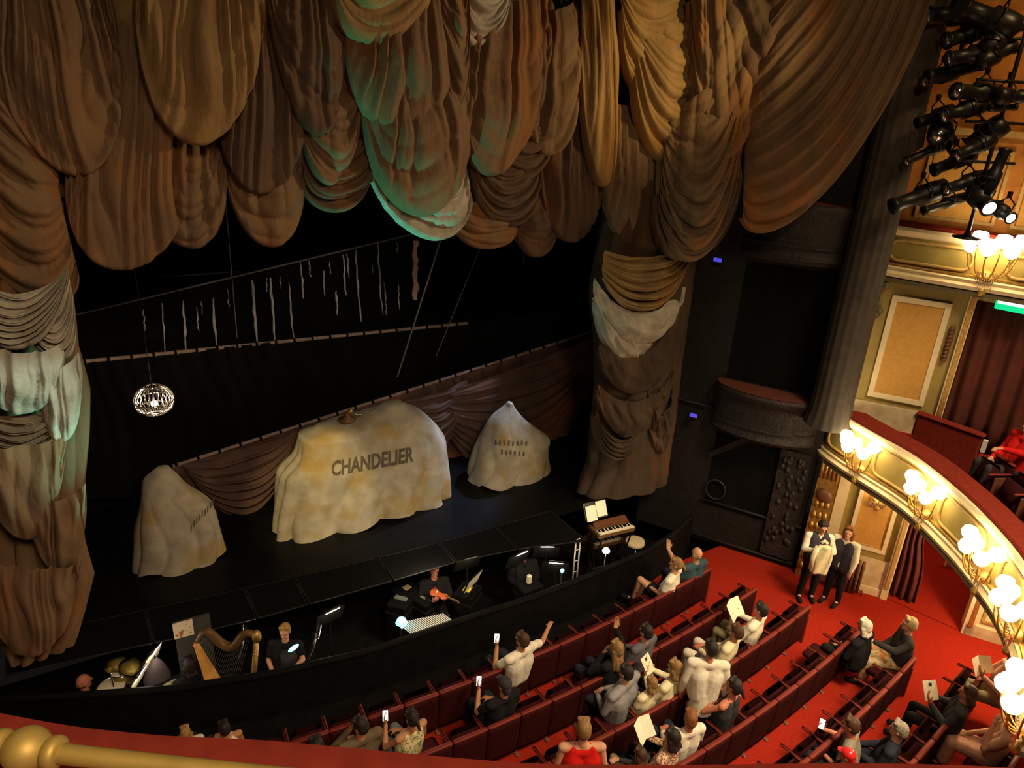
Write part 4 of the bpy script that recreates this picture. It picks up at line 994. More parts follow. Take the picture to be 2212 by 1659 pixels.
lantern(2130, 290, bd+.05, (-.4, .5, -.6), .5, .14, 'fat black lantern behind the pole in the lower half')
lantern(2010, 325, bd, (-.85, .35, -.45), .75, .075, 'long slim lantern low on the boom with a pale lens')
lantern(2060, 350, bd-.05, (-.85, .35, -.4), .6, .10, 'black lantern close under the long slim one')
lantern(2150, 372, bd-.2, (.12, -.1, .98), .62, .09, 'upright black lantern pointing at the ceiling beside the lit one')
lantern(1985, 425, bd-.1, (-.8, .35, -.35), .8, .13, 'big black lantern lying lowest at the stage end of the boom')
lantern(2040, 440, bd-.2, (-.85, .2, -.25), .7, .07, 'brownish tube lantern lowest in front of the pole')
lantern(2120, 432, bd-.25, (-.35, -.6, -.25), .45, .13, 'lantern with a softly lit lens at the foot of the boom', True)
lantern(2168, 460, bd-.3, (-.4, -.7, -.2), .34, .09, 'small lantern with a bright white lens beside the balcony ledge', True)

lantern(2098, 118, bd-.15, (-.75, .45, -.2), .6, .11, 'black lantern crossing the pole just under the top cluster')
lantern(2080, 238, bd-.15, (-.8, .3, -.25), .6, .11, 'black lantern crossing the pole in the middle of the boom')
lantern(2105, 318, bd-.15, (-.75, .3, -.4), .55, .10, 'black lantern crossing the pole in the lower half of the boom')
lantern(2085, 395, bd-.1, (-.85, .3, -.3), .6, .10, 'black lantern crossing the pole just above the foot of the boom')
lantern(2160, 82, bd-.1, (.4, -.3, .5), .5, .12, 'black lantern on the wall side of the top cluster')

# ------------------------------------------------------------------ orchestra pit
ZP = -.6
def pit(px, py, z): return Vector(at_z(px, py, z + .5))     # heights counted from half a metre above the pit floor's zero
def stand(px, py, zt, ang, label, lit=True, sheet=True, tilt=.35, w=.5):
    p = pit(px, py, zt); e = empty('music_stand', (p.x, p.y, ZP), label, 'music stand', 'music stands in the pit')
    h = zt+1.1
    mb = MB(); mb.cone((0, 0, 0), (0, 0, h-.12), .014, .011, 8)
    for k in range(3):
        a = ang+2.1*k; mb.tube([(0, 0, .22), (.25*math.cos(a), .25*math.sin(a), .012)], .009, 6)
    mb.build('stem', 'blackm', e)
    mb = MB(); mb.box((0, 0, h-.02), (w, .02, .33), ang, tilt); mb.build('desk', 'blackm', e)
    R = Matrix.Rotation(ang, 3, 'Z')
    if sheet:
        for s_ in (-1, 1):
            mb = MB(); mb.box(tuple(R @ Vector((s_*.115, -.022, h-.01))), (.22, .004, .29), ang, tilt); mb.build('score_page', 'paper', e)
    if lit:
        mb = MB(); mb.tube([R @ Vector((-.14, -.10, h+.19)), R @ Vector((.14, -.10, h+.19))], .022, 10); mb.tube([R @ Vector((0, 0, h+.12)), R @ Vector((0, -.1, h+.2))], .008, 6); mb.build('stand_lamp', 'blackm', e, True)
        mb = MB(); mb.tube([R @ Vector((-.13, -.105, h+.172)), R @ Vector((.13, -.105, h+.172))], .014, 8); mb.build('lamp_strip', 'bulbw', e, True)
        point('stand_light', e.location + R @ Vector((0, -.16, h+.14)), 3.2, (1.0, .86, .62), .04)
    return e
stand(325, 1420, .25, .9, 'lit music stand by the drum hardware at the dark left end of the pit')
stand(293, 1470, .2, 1.0, 'lit music stand nearest the pit wall beside the brass-coloured drums')
stand(517, 1385, .25, 1.35, 'music stand with bright white pages beside the harp')
stand(676, 1385, .2, 1.1, 'music stand with a long bright lamp beside the blonde musician')
stand(712, 1330, .2, .2, 'music stand with a thin lamp under the netted panels behind the blonde musician', sheet=False)
stand(1020, 1255, .1, .5, 'music stand with a pale score in the middle of the pit', lit=False)
stand(1118, 1206, .2, .1, 'music stand with a small lit strip under the net by the pink-faced players', sheet=False)
stand(1200, 1225, .1, -.6, 'music stand with a slanting lamp next to the tall brass horn', sheet=False)
stand(1180, 1190, .2, -.5, 'music stand with a lamp close to the netted panels', sheet=False)
stand(1010, 1215, .2, -.1, 'music stand with a curved lamp under the net', sheet=False)
# loose pages and small things on the pit floor / cases
def slab_thing(name, label, cat, px, py, z, size, rz, m, tilt=0, group=None):
    p = pit(px, py, z); mb = MB(); mb.box((0, 0, 0), size, rz, tilt, bev=min(size)*.3); o = mb.build(name, m); o.location = p; return tag(o, label, cat, group)
def on_case(name, label, cat, px, py, zt, size, rz, m, csize=(.45, .38), clabel=None):
    """a small thing lying on a black flight case standing on the pit floor"""
    p = pit(px, py, zt); h = zt-size[2]/2+1.1
    e = empty('flight_case', (p.x, p.y, ZP), clabel, 'case'); mb = MB(); mb.box((0, 0, h/2), (csize[0], csize[1], h), rz, bev=.02); mb.build('body', 'black', e)
    mb = MB(); mb.box((0, 0, h*.8), (csize[0]+.01, csize[1]+.01, .03), rz); mb.build('edging', 'dark', e)
    mb = MB(); mb.box((0, 0, 0), size, rz, bev=min(size)*.3); o = mb.build(name, m); o.location = p; return tag(o, label, cat)
on_case('yellow_folder', 'bright yellow folder lying in the middle of the pit', 'folder', 1010, 1272, -.2, (.18, .14, .02), .6, mat('yellow_card', (.75, .55, .04), rough=.6), clabel='black case under the yellow folder in the pit')
on_case('red_pouch', 'dark red rolled pouch lying beside the violinist in the pit', 'pouch', 930, 1270, -.2, (.12, .26, .07), .5, M['redwall'], clabel='black case under the dark red pouch')
on_case('score_page', 'grey sheet of paper on a case in front of the dark red pouch', 'paper', 922, 1287, -.25, (.2, .16, .008), .4, M['c_greytee'], clabel='black case under the grey sheet of paper')
on_case('tan_notebook', 'small tan notebook lying to the harp side of the violinist', 'notebook', 879, 1269, -.2, (.14, .12, .02), .3, M['c_tan'], clabel='black case under the small tan notebook')
on_case('white_cup', 'pale paper cup standing in the pit near the slanting stand lamp', 'cup', 1143, 1251, -.1, (.09, .09, .2), .0, M['paper'], clabel='black case under the pale paper cup')
on_case('folded_cloth', 'pale crumpled cloth lying at the foot of the pit wall below the grey board', 'cloth', 370, 1478, -.1, (.2, .12, .05), .2, M['c_greytee'], clabel='black case under the pale crumpled cloth')
on_case('sheet_bundle', 'greenish crumpled score pages behind the ribbed bars', 'paper', 866, 1292, -.2, (.1, .24, .04), .7, M['c_denim'], clabel='black case under the greenish score pages')
# grey screen board with a paper notice
yb = 9.74; tl = Vector(at_y(374, 1346, yb)); tr = Vector(at_y(452, 1326, yb)); p = (tl+tr)/2; hb = p.z-ZP; e = empty('grey_board', (p.x, yb, ZP), 'dark grey acoustic board standing in the pit behind the harp', 'board')
mb = MB(); mb.box((0, 0, hb/2), ((tr-tl).length, .05, hb), -.05); mb.build('panel', mat('grey_felt', (.055, .055, .05), rough=.95), e)
mb = MB(); mb.box((-.25, .0, .02), (.08, .5, .04)); mb.box((.25, .0, .02), (.08, .5, .04)); mb.build('feet', 'blackm', e)
p2 = Vector(at_y(396, 1359, yb-.04)); nb = MB(); nb.box((0, 0, 0), (.27, .012, .28), -.05); o = nb.build('notice_sheet', 'paperprint'); o.location = p2; tag(o, 'square paper notice with a rust-red edge pinned to the grey board', 'notice')
# harp
hp = pit(486, 1476, .12)
e = empty('harp', (hp.x, hp.y+.42, ZP), 'amber wooden concert harp standing in the pit by the blonde musician', 'harp', None, -.42)
a_ = Vector((-.30, .05, 1.62)); b_ = Vector((.10, -.06, .18)); sidev = Vector((.25, 1, 0)).normalized()
mb = MB()
def sb(u, v):
    c = a_.lerp(b_, v); w = .04+.20*v; th = math.pi*u
    return c + sidev*(w*math.cos(th)) + Vector((-.8, 0, -.3))*(w*.7*math.sin(th))
mb.grid(sb, 16, 24); mb.build('soundbox', 'harpwood', e, True, solid=.012)
mb = MB(); mb.prism([a_ + sidev*.035, b_ + sidev*.24, b_ - sidev*.24, a_ - sidev*.035], Vector((.01, 0, .012))); mb.build('soundboard', 'harpwood', e)
top = Vector((.62, -.14, 1.85)); nk = [a_ + Vector((.02, 0, .02)), a_ + Vector((.18, -.02, .22)), a_ + Vector((.38, -.05, .0)), a_ + Vector((.55, -.1, -.02)), a_ + Vector((.75, -.15, .25)), top]
nc = catmull(nk, 6); mb = MB(); mb.tube(nc, [.04+.03*math.sin(math.pi*i/(len(nc)-1)) for i in range(len(nc))], 10); mb.build('neck', 'darkwood', e, True)
pb0 = Vector((.40, -.12, .1)); mb = MB(); mb.cone(pb0, top, .045, .04, 14); mb.lathe([(.05, 0), (.075, .03), (.06, .08), (.045, .14)], pb0, 14); mb.lathe([(.045, -.1), (.07, -.04), (.065, .04), (.02, .1)], top, 14); mb.build('pillar', 'gold', e, True)
mb = MB(); mb.box((.24, -.08, .09), (.55, .34, .18), -.2, bev=.03); mb.build('pedal_base', 'harpwood', e)
mb = MB()
for k in range(26):
    u = (k+1)/28; s0 = a_.lerp(b_, u); t0 = Vector(nc[int(2+u*(len(nc)-4))]); mb.cone(s0, t0, .0022, .0022, 4)
mb.build('strings', 'rope', e)
# ribbed metal bars with a teal lamp (tuned percussion frame)
p = pit(925, 1345, -.15); e = empty('glockenspiel', (p.x, p.y, ZP), 'long row of bright steel bars on a black frame at the pit wall', 'percussion')
rz = .12; R = Matrix.Rotation(rz, 3, 'Z')
Lb = pit(880, 1362, -.15)-p; Rb = pit(972, 1338, -.15)-p
for k in range(22):
    c = Lb.lerp(Rb, k/21); ln = .50-.10*k/21; mb = MB(); mb.box((c.x, c.y, 0.95), (.019, ln, .014), rz+.12, bev=.003); mb.build('bar', 'silver', e)
mb = MB(); m_ = (Lb+Rb)/2
for s_ in (-.15, .15): mb.tube([(Lb.x-.05, Lb.y+s_, 0.93), (Rb.x+.05, Rb.y+s_*.7, 0.93)], .012, 6)
for q in (Lb, Rb):
    for s_ in (-.15, .15): mb.cone((q.x, q.y+s_, 0), (q.x, q.y+s_, 0.93), .016, .016, 8)
mb.build('frame', 'blackm', e)
point('bars_light', p + Vector((.1, .12, 1.05)), 45, (1, .85, .6), .05)
p = pit(867, 1342, -.05); e = empty('teal_lamp', (p.x, p.y, ZP), 'teal glowing round work lamp at the harp end of the steel bars', 'lamp')
mb = MB(); mb.cone((0, 0, 0), (0, 0, 1.0), .013, .013, 8); mb.lathe([(.14, 0), (.14, .015), (.02, .04)], (0, 0, 0), 18); mb.build('stem', 'blackm', e, True)
mb = MB(); mb.lathe([(.02, .09), (.07, .07), (.10, .0), (.095, -.005)], (0, 0, 1.02), 20); mb.build('shade', 'teallamp', e, True)
mb = MB(); mb.ball((0, -.03, .95), .025, 10); mb.build('bulb', 'screen', e, True)
def glow_lamp(px, py, z, label, w=.2, rz=.3):
    p = pit(px, py, z); e = empty('stand_light', (p.x, p.y, ZP), label, 'lamp'); h = z+1.1
    mb = MB(); mb.cone((0, 0, 0), (0, 0, h-.03), .012, .012, 8); mb.lathe([(.14, 0), (.14, .015), (.02, .04)], (0, 0, 0), 16); mb.build('stem', 'blackm', e, True)
    mb = MB(); mb.ball((0, 0, h), (w/2, .03, .035), 14, R=Matrix.Rotation(rz, 3, 'Z')); mb.build('head', 'teallamp', e, True)
    mb = MB(); mb.ball((.01, -.012, h+.012), (w/3, .026, .026), 14, R=Matrix.Rotation(rz, 3, 'Z')); mb.build('bulb', 'screen', e, True)
    return e
glow_lamp(634, 1400, .45, 'pale turquoise lamp glowing in front of the blonde musician', .2, .4)
glow_lamp(1214, 1233, .3, 'small turquoise lamp glowing beside the tall brass horn', .1, .9)
# keyboards at the far end
def kb(px, py, z, ln, rz, label, dark=False):
    p = pit(px, py, z); e = empty('keyboard', (p.x, p.y, ZP), label, 'keyboard', 'keyboards at the far end of the pit'); h = z+1.1
    mb = MB(); mb.box((0, .12, h-.05), (ln, .42, .10), rz, bev=.015); mb.build('case', 'darkwood' if not dark else 'black', e)
    R = Matrix.Rotation(rz, 3, 'Z')
    mb = MB()
    for k in range(int(ln/.024)-2): mb.box(tuple(R @ Vector((-ln/2+.03+.024*k, -.02, h+.008)) + R @ Vector((0, .0, 0))), (.021, .15, .02), rz)
    mb.build('white_keys', 'paper', e)
    mb = MB()
    for k in range(int(ln/.024)-2):
        if k % 7 not in (2, 6): mb.box(tuple(R @ Vector((-ln/2+.042+.024*k, .01, h+.024))), (.012, .09, .016), rz)
    mb.build('black_keys', 'black', e)
    mb = MB(); mb.box(tuple(R @ Vector((0, .22, h+.02))), (ln*.9, .16, .05), rz, .25); mb.build('control_panel', 'brown', e)
    mb = MB(); q0 = R @ Vector((-ln*.4, .12, .25)); q1 = R @ Vector((ln*.4, .12, .25)); mb.tube([q0, q1], .014, 6)
    for s_ in (-1, 1):
        q = R @ Vector((s_*ln*.4, .12, 0)); mb.tube([q + R @ Vector((0, -.2, 0)), q + R @ Vector((0, .2, h-.1))], .018, 6); mb.tube([q + R @ Vector((0, .2, 0)), q + R @ Vector((0, -.2, h-.1))], .018, 6)
    mb.build('stand_legs', 'blackm', e); return e
kb(1330, 1142, .4, .86, -.12, 'upper electronic keyboard with lit white keys at the far end of the pit')
kb(1312, 1166, -.1, .7, -.12, 'lower electronic keyboard partly hidden beside the first one')
p = pit(1288, 1106, .75)
e = empty('score_stand', (p.x, p.y, ZP), 'brightly lit open score on a rack above the keyboards', 'score')
for s_ in (-1, 1):
    mb = MB(); mb.box((s_*.12, .0, 1.9-.05*(s_ < 0)), (.23, .006, .3), -.1, -.5); mb.build('page', 'paper', e)
mb = MB(); mb.box((0, .03, 1.88), (.52, .015, .34), -.1, -.5); mb.cone((0, .06, 0), (0, .06, 1.8), .015, .015, 8); mb.box((0, 0.06, .02), (.4, .4, .03)); mb.build('rack', 'blackm', e)
point('score_light', p + Vector((-.1, -.45, .35)), 7, (1.0, .86, .62), .05)
p = pit(1372, 1168, -.2); e = empty('round_stool', (p.x, p.y, ZP), 'round cream-topped stool in front of the keyboards', 'stool')
mb = MB(); mb.lathe([(.19, 0), (.21, .03), (.2, .08), (.15, .1), (.001, .1)], (0, 0, .82), 22); mb.build('seat', 'cream', e, True)
for k in range(3):
    mb = MB(); a = 2.1*k; mb.cone((.12*math.cos(a), .12*math.sin(a), .83), (.24*math.cos(a), .24*math.sin(a), 0), .014, .014, 8); mb.build('leg', 'chrome', e, True)
glow = pit(1309, 1192, .14); e = empty('cream_lamp', (glow.x, glow.y, ZP), 'small cream-topped lamp on a chrome stem near the stool', 'lamp')
mb = MB(); mb.cone((0, 0, 0), (0, 0, 1.24), .015, .012, 8); mb.lathe([(.12, 0), (.12, .015), (.02, .04)], (0, 0, 0), 16); mb.build('stem', 'chrome', e, True)
mb = MB(); mb.lathe([(.07, 0), (.075, .03), (.05, .07), (.001, .08)], (0, 0, 1.24), 16); mb.build('shade', 'glowsoft', e, True)
# tall brass horn standing on its bell
p = pit(1243, 1240, -.2); e = empty('brass_horn', (p.x, p.y, ZP), 'tall silvery brass instrument standing upright under the net edge', 'horn')
q = pit(1240, 1175, .65)-p
mb = MB()
for dx in (-.05, .05): mb.tube([(dx, 0, .5), (dx, .02, 1.62)], .014, 8)
mb.tube([(-.05, .02, 1.62), (-.03, .02, 1.68), (.03, .02, 1.68), (.05, .02, 1.62)], .014, 8)
for z in (.7, .95, 1.2, 1.45): mb.tube([(-.05, .01, z), (.05, .01, z)], .008, 6)
mb.build('slide_tubes', 'silver', e, True)
mb = MB(); mb.lathe([(.02, .62), (.025, .4), (.05, .22), (.13, .12), (.135, .115)], (.04, -.05, 0), 24); mb.build('bell', 'brass', e, True)
mb = MB(); mb.lathe([(.09, 0), (.09, .03), (.02, .06), (.015, .5)], (0, 0, 0), 16); mb.build('floor_peg', 'blackm', e, True)
# drum hardware at the dark end
def drum(px, py, z, r, h, label, m='brass'):
    p = pit(px, py, z); e = empty('drum', (p.x, p.y, ZP), label, 'drum', 'drums at the dark end of the pit'); H0 = z+1.1
    mb = MB(); mb.lathe([(r, -h), (r, 0)], (0, 0, H0), 26); mb.build('shell', m, e, True)
    mb = MB(); mb.lathe([(r*1.0, 0), (r*.9, .012), (.001, .014)], (0, 0, H0), 26); mb.build('head', 'paper', e, True)
    mb = MB()
    for zz in (0, -h): mb.tube([(r*1.04*math.cos(2*math.pi*i/26), r*1.04*math.sin(2*math.pi*i/26), H0+zz) for i in range(26)], .012, 6, closed=True)
    mb.build('hoop', 'chrome', e, True)
    mb = MB()
    for k in range(3): a = 2.1*k+.4; mb.tube([(r*.8*math.cos(a), r*.8*math.sin(a), H0-h), (r*1.1*math.cos(a), r*1.1*math.sin(a), 0)], .012, 6)
    mb.build('stand', 'chrome', e, True); return e
drum(262, 1448, .1, .15, .16, 'small drum with a gold-coloured shell behind the pit wall')
drum(240, 1484, .0, .19, .2, 'larger gold-shelled drum closest to the pit wall at the dark end')
for px, py, r, l in ((255, 1433, .14, 'small tilted cymbal above the two gold drums'), (238, 1445, .07, 'tiny cymbal beside the tilted one'), (283, 1440, .16, 'thin cymbal seen edge-on by the lit stand')):
    p = pit(px, py, .35); e = empty('cymbal', (p.x, p.y, ZP), l, 'cymbal', 'cymbals over the drums')
    mb = MB(); mb.lathe([(r, -.01), (r*.4, .0), (.03, .02), (.001, .022)], (0, 0, 1.46), 22, axis=(.3, -.2, 1)); mb.build('plate', 'brass', e, True)
    mb = MB(); mb.cone((0, 0, 0), (0, 0, 1.46), .010, .008, 8)
    for k in range(3): a = 2.1*k; mb.tube([(0, 0, .3), (.24*math.cos(a), .24*math.sin(a), .0)], .008, 5)
    mb.build('stand', 'chrome', e, True)
point('drum_light', pit(275, 1450, .8), 2.5, (1, .85, .6), .05)
slab = None
# silver frame and music case to the left of the board
p = pit(340, 1462, .0); e = empty('bass_case', (p.x, p.y, ZP), 'tall dark purple-grey instrument case leaning by the lit stands', 'case')
mb = MB()
mb.grid(lambda u, v: (np.interp(v, [0, .1, .35, .55, .75, .9, 1], [.05, .24, .27, .17, .2, .12, .03])*math.cos(2*math.pi*u), .14*math.sin(2*math.pi*u)*np.interp(v, [0, .1, .9, 1], [.4, 1, .8, .3])+.15*v, v*1.35), 28, 26, closed_u=True)
mb.build('shell', mat('case_plum', (.07, .055, .065), rough=.5), e, True)
mb = MB(); mb.tube([(-.02, -.16, .5), (0, -.2, .56), (0, -.2, .66), (-.02, -.16, .72)], .012, 6); mb.build('handle', 'blackm', e, True)
# bag seat by the blonde player
p = pit(615, 1425, -.2); e = empty('padded_case', (p.x+.1, p.y+.05, ZP), 'grey padded instrument case standing at the feet of the blonde musician', 'case')
mb = MB(); mb.grid(lambda u, v: ((.2-.05*v)*math.cos(2*math.pi*u), .13*math.sin(2*math.pi*u), .95*v), 26, 12, closed_u=True); mb.f.append(tuple(range(26*11, 26*12))); mb.m.append(0); mb.build('shell', 'c_dkgrey', e, True)
mb = MB(); mb.tube([(-.05, -.12, .7), (-.05, -.17, .74), (.05, -.17, .74), (.05, -.12, .7)], .012, 6); mb.build('handle', 'blackm', e, True)
# ------------------------------------------------------------------ stalls seating
def row_y(k, x): return 7.22 - .865*k + .0165*(x-5.2)**2
def row_slope(x): return math.atan(2*.0165*(x-5.2))
ROWX = [(1.0, 9.55), (2.2, 9.85), (3.6, 10.3), (5.2, 10.65), (6.5, 10.75), (7.3, 11.5), (8.2, 11.9)]
PITCH = .525
OCC = set()
def seat_list():
    out = []
    for k, (xa, xb) in enumerate(ROWX):
        n = int((xb-xa)/PITCH); out.append([xb-.26-PITCH*i for i in range(n)])
    return out
SEATS = seat_list()
def occupy(x, y):
    best = None
    for k, xs in enumerate(SEATS):
        for i, sx in enumerate(xs):
            d = math.hypot(sx-x, (row_y(k, sx)+.2-y)*1.0)
            if best is None or d < best[0]: best = (d, k, i)
    if best and best[0] < .6: OCC.add(best[1:])
    return best
def seat_proto(down):
    e = empty('theatre_seat', (0, 0, 0), None, None)
    mb = MB()
    def back(u, v):
        th = 2*math.pi*u; cx = math.cos(th); sx = math.sin(th); p = 5
        k = (abs(cx)**p+abs(sx)**p)**(-1/p); z = .10+.70*v; top = 1-.10*max(0, (v-.85)/.15)**2
        return (.258*cx*k*top, -.06*v+.02+.04*sx*k*(1 if v < .93 else .6), z)
    mb.grid(back, 28, 12, closed_u=True); mb.f.append(tuple(range(28*11, 28*12))); mb.m.append(0); mb.f.append(tuple(range(27, -1, -1))); mb.m.append(0)
    mb.build('backrest', 'seatback', e, True)
    mb = MB(); mb.box((0, -.035, .80), (.52, .075, .035), bev=.015); mb.build('back_cap', 'seatwood', e, True)
    mb = MB()
    if down: mb.box((0, .26, .42), (.43, .42, .11), 0, .04, bev=.04)
    else: mb.box((0, .20, .54), (.43, .12, .42), 0, .22, bev=.05)
    mb.build('cushion', 'plush', e, True)
    mb = MB(); mb.box((-.262, .19, .66), (.055, .40, .045), bev=.018); mb.build('armrest', 'seatwood', e, True)
    mb = MB(); mb.box((-.262, .13, .30), (.035, .24, .60), bev=.01); mb.box((-.262, .13, .015), (.06, .36, .03), bev=.01); mb.build('leg', 'brown', e)
    return e
ORD = ['first', 'second', 'third', 'fourth', 'fifth', 'sixth', 'seventh', 'eighth', 'ninth', 'tenth', 'eleventh', 'twelfth', 'thirteenth', 'fourteenth', 'fifteenth', 'sixteenth', 'seventeenth', 'eighteenth']
def place_seats():
    up, dn_ = seat_proto(False), seat_proto(True); used = set()
    for k, xs in enumerate(SEATS):
        for i, x in enumerate(xs):
            src = dn_ if (k, i) in OCC else up
            o = src if src.name not in used else copy_tree(src)
            used.add(src.name)
            o.location = (x, row_y(k, x), 0); o.rotation_euler = (0, 0, row_slope(x))
            tag(o, f"{'lowered' if (k, i) in OCC else 'tipped-up'} red plush seat, {ORD[i]} from the ushers' aisle in the {ORD[k]} row", 'seat', f'red plush seats in the {ORD[k]} row')
        xe = xs[0]+PITCH; 
        e = empty('seat_end', (xs[0]+.262, row_y(k, xs[0])+.0, 0), f"red armrest panel closing the {ORD[k]} row at the ushers' aisle", 'seat end', 'row end panels', row_slope(xs[0]))
        mb = MB(); mb.box((0, .19, .66), (.055, .40, .045), bev=.018); mb.build('armrest', 'seatwood', e, True)
        mb = MB(); mb.box((0, .13, .30), (.04, .30, .60), bev=.01); mb.build('panel', 'seatwood', e)
# ---- seats on the balcony
def circle_seats():
    src = None; n = 0
    S = [(2.05, 1.15, 1.0), (2.6, 1.15, 1.0), (3.15, 1.15, 1.0), (3.7, 1.15, 1.0), (1.8, 2.0, 1.0), (2.4, 2.0, 1.0)]
    for s_, off, _ in S:
        i = min(len(RN)-1, int(np.searchsorted(LRC, s_+.6))); nn = RN[i]; c = atRC(s_+.6, 3.0, -off)
        if src is None: src = seat_proto(False); o = src
        else: o = copy_tree(src)
        o.location = c; o.rotation_euler = (0, 0, math.atan2(nn[1], nn[0])-math.pi/2)
        tag(o, f"red balcony seat, {ORD[n if n < 4 else n-4]} from the dark pillar in the {'front' if n < 4 else 'second'} row", 'seat', 'red plush seats on the balcony'); n += 1
    pq = [Vector(at_z(*p, 3.95)) for p in ((1985, 888), (2128, 938))]
    e = empty('velvet_partition', ((pq[0]+pq[1])/2).to_tuple()[:2] + (3.0,), 'low red velvet partition in front of the dark maroon doorway on the balcony', 'partition')
    d = pq[1]-pq[0]; a = math.atan2(d.y, d.x)
    mb = MB(); mb.box((0, 0, .45), (d.length, .10, .9), a, bev=.03); mb.build('panel', 'velvet', e)
    mb = MB(); mb.box((0, 0, .92), (d.length+.04, .16, .06), a, bev=.025); mb.build('cap', 'velvet', e)
    mb = MB(); mb.box((d.x/2*.97, d.y/2*.97-.06, .75), (.06, .06, .22), a); mb.build('aisle_light', 'white', e)
# ------------------------------------------------------------------ people
def remesh(mb, name, m, parent, voxel, smooth=2, fac=.5):
    o = mb.build(name+'_tmp', m)
    md = o.modifiers.new('r', 'REMESH'); md.mode = 'VOXEL'; md.voxel_size = voxel; md.use_smooth_shade = True
    if smooth:
        s = o.modifiers.new('s', 'SMOOTH'); s.iterations = smooth; s.factor = fac
    bpy.context.view_layer.update()
    me = bpy.data.meshes.new_from_object(o.evaluated_get(bpy.context.evaluated_depsgraph_get())); me.name = name
    old = o.data; bpy.data.objects.remove(o); bpy.data.meshes.remove(old)
    if not me.materials: me.materials.append(M[m] if isinstance(m, str) else m)
    r = bpy.data.objects.new(name, me); COL.objects.link(r); r.parent = parent
    return r
V3 = Vector
def hand(mb, wrist, d, palm_n, curl=.5, s=1.0, side=1):
    """palm and five separate fingers; d: direction of the hand, palm_n: out of the palm"""
    d = V3(d).normalized(); n = V3(palm_n); n = (n - d*n.dot(d)).normalized(); w = d.cross(n)*side
    pc = V3(wrist) + d*.05*s
    for k in (-1, 0, 1): mb.cone(V3(wrist)+d*.012*s+w*k*.018*s, V3(wrist)+d*.088*s+w*k*.024*s, .017*s, .014*s, 8, rounded=True)
    for k, ln in zip((-1.5, -.5, .5, 1.5), (.066, .078, .084, .072)):
        b = V3(wrist) + d*.088*s + w*(k*.0195*s); c1 = curl*(.75+.05*k); d1 = (d*math.cos(c1)+n*math.sin(c1)); d2 = (d*math.cos(c1*2.1)+n*math.sin(c1*2.1))
        m_ = b + d1*ln*.55*s; mb.cone(b, m_, .0098*s, .0090*s, 7, rounded=True); mb.cone(m_, m_+d2*ln*.5*s, .0090*s, .0078*s, 7, rounded=True)
    tb = V3(wrist) + d*.03*s + w*(.03*s); td = (d*.62 + w*.62 + n*.45).normalized(); t2 = (d*.85+w*.2+n*.5).normalized()
    mb.cone(tb, tb+td*.042*s, .0135*s, .011*s, 7, rounded=True); mb.cone(tb+td*.042*s, tb+td*.042*s+t2*.034*s, .011*s, .009*s, 7, rounded=True)
NPEO = [0]
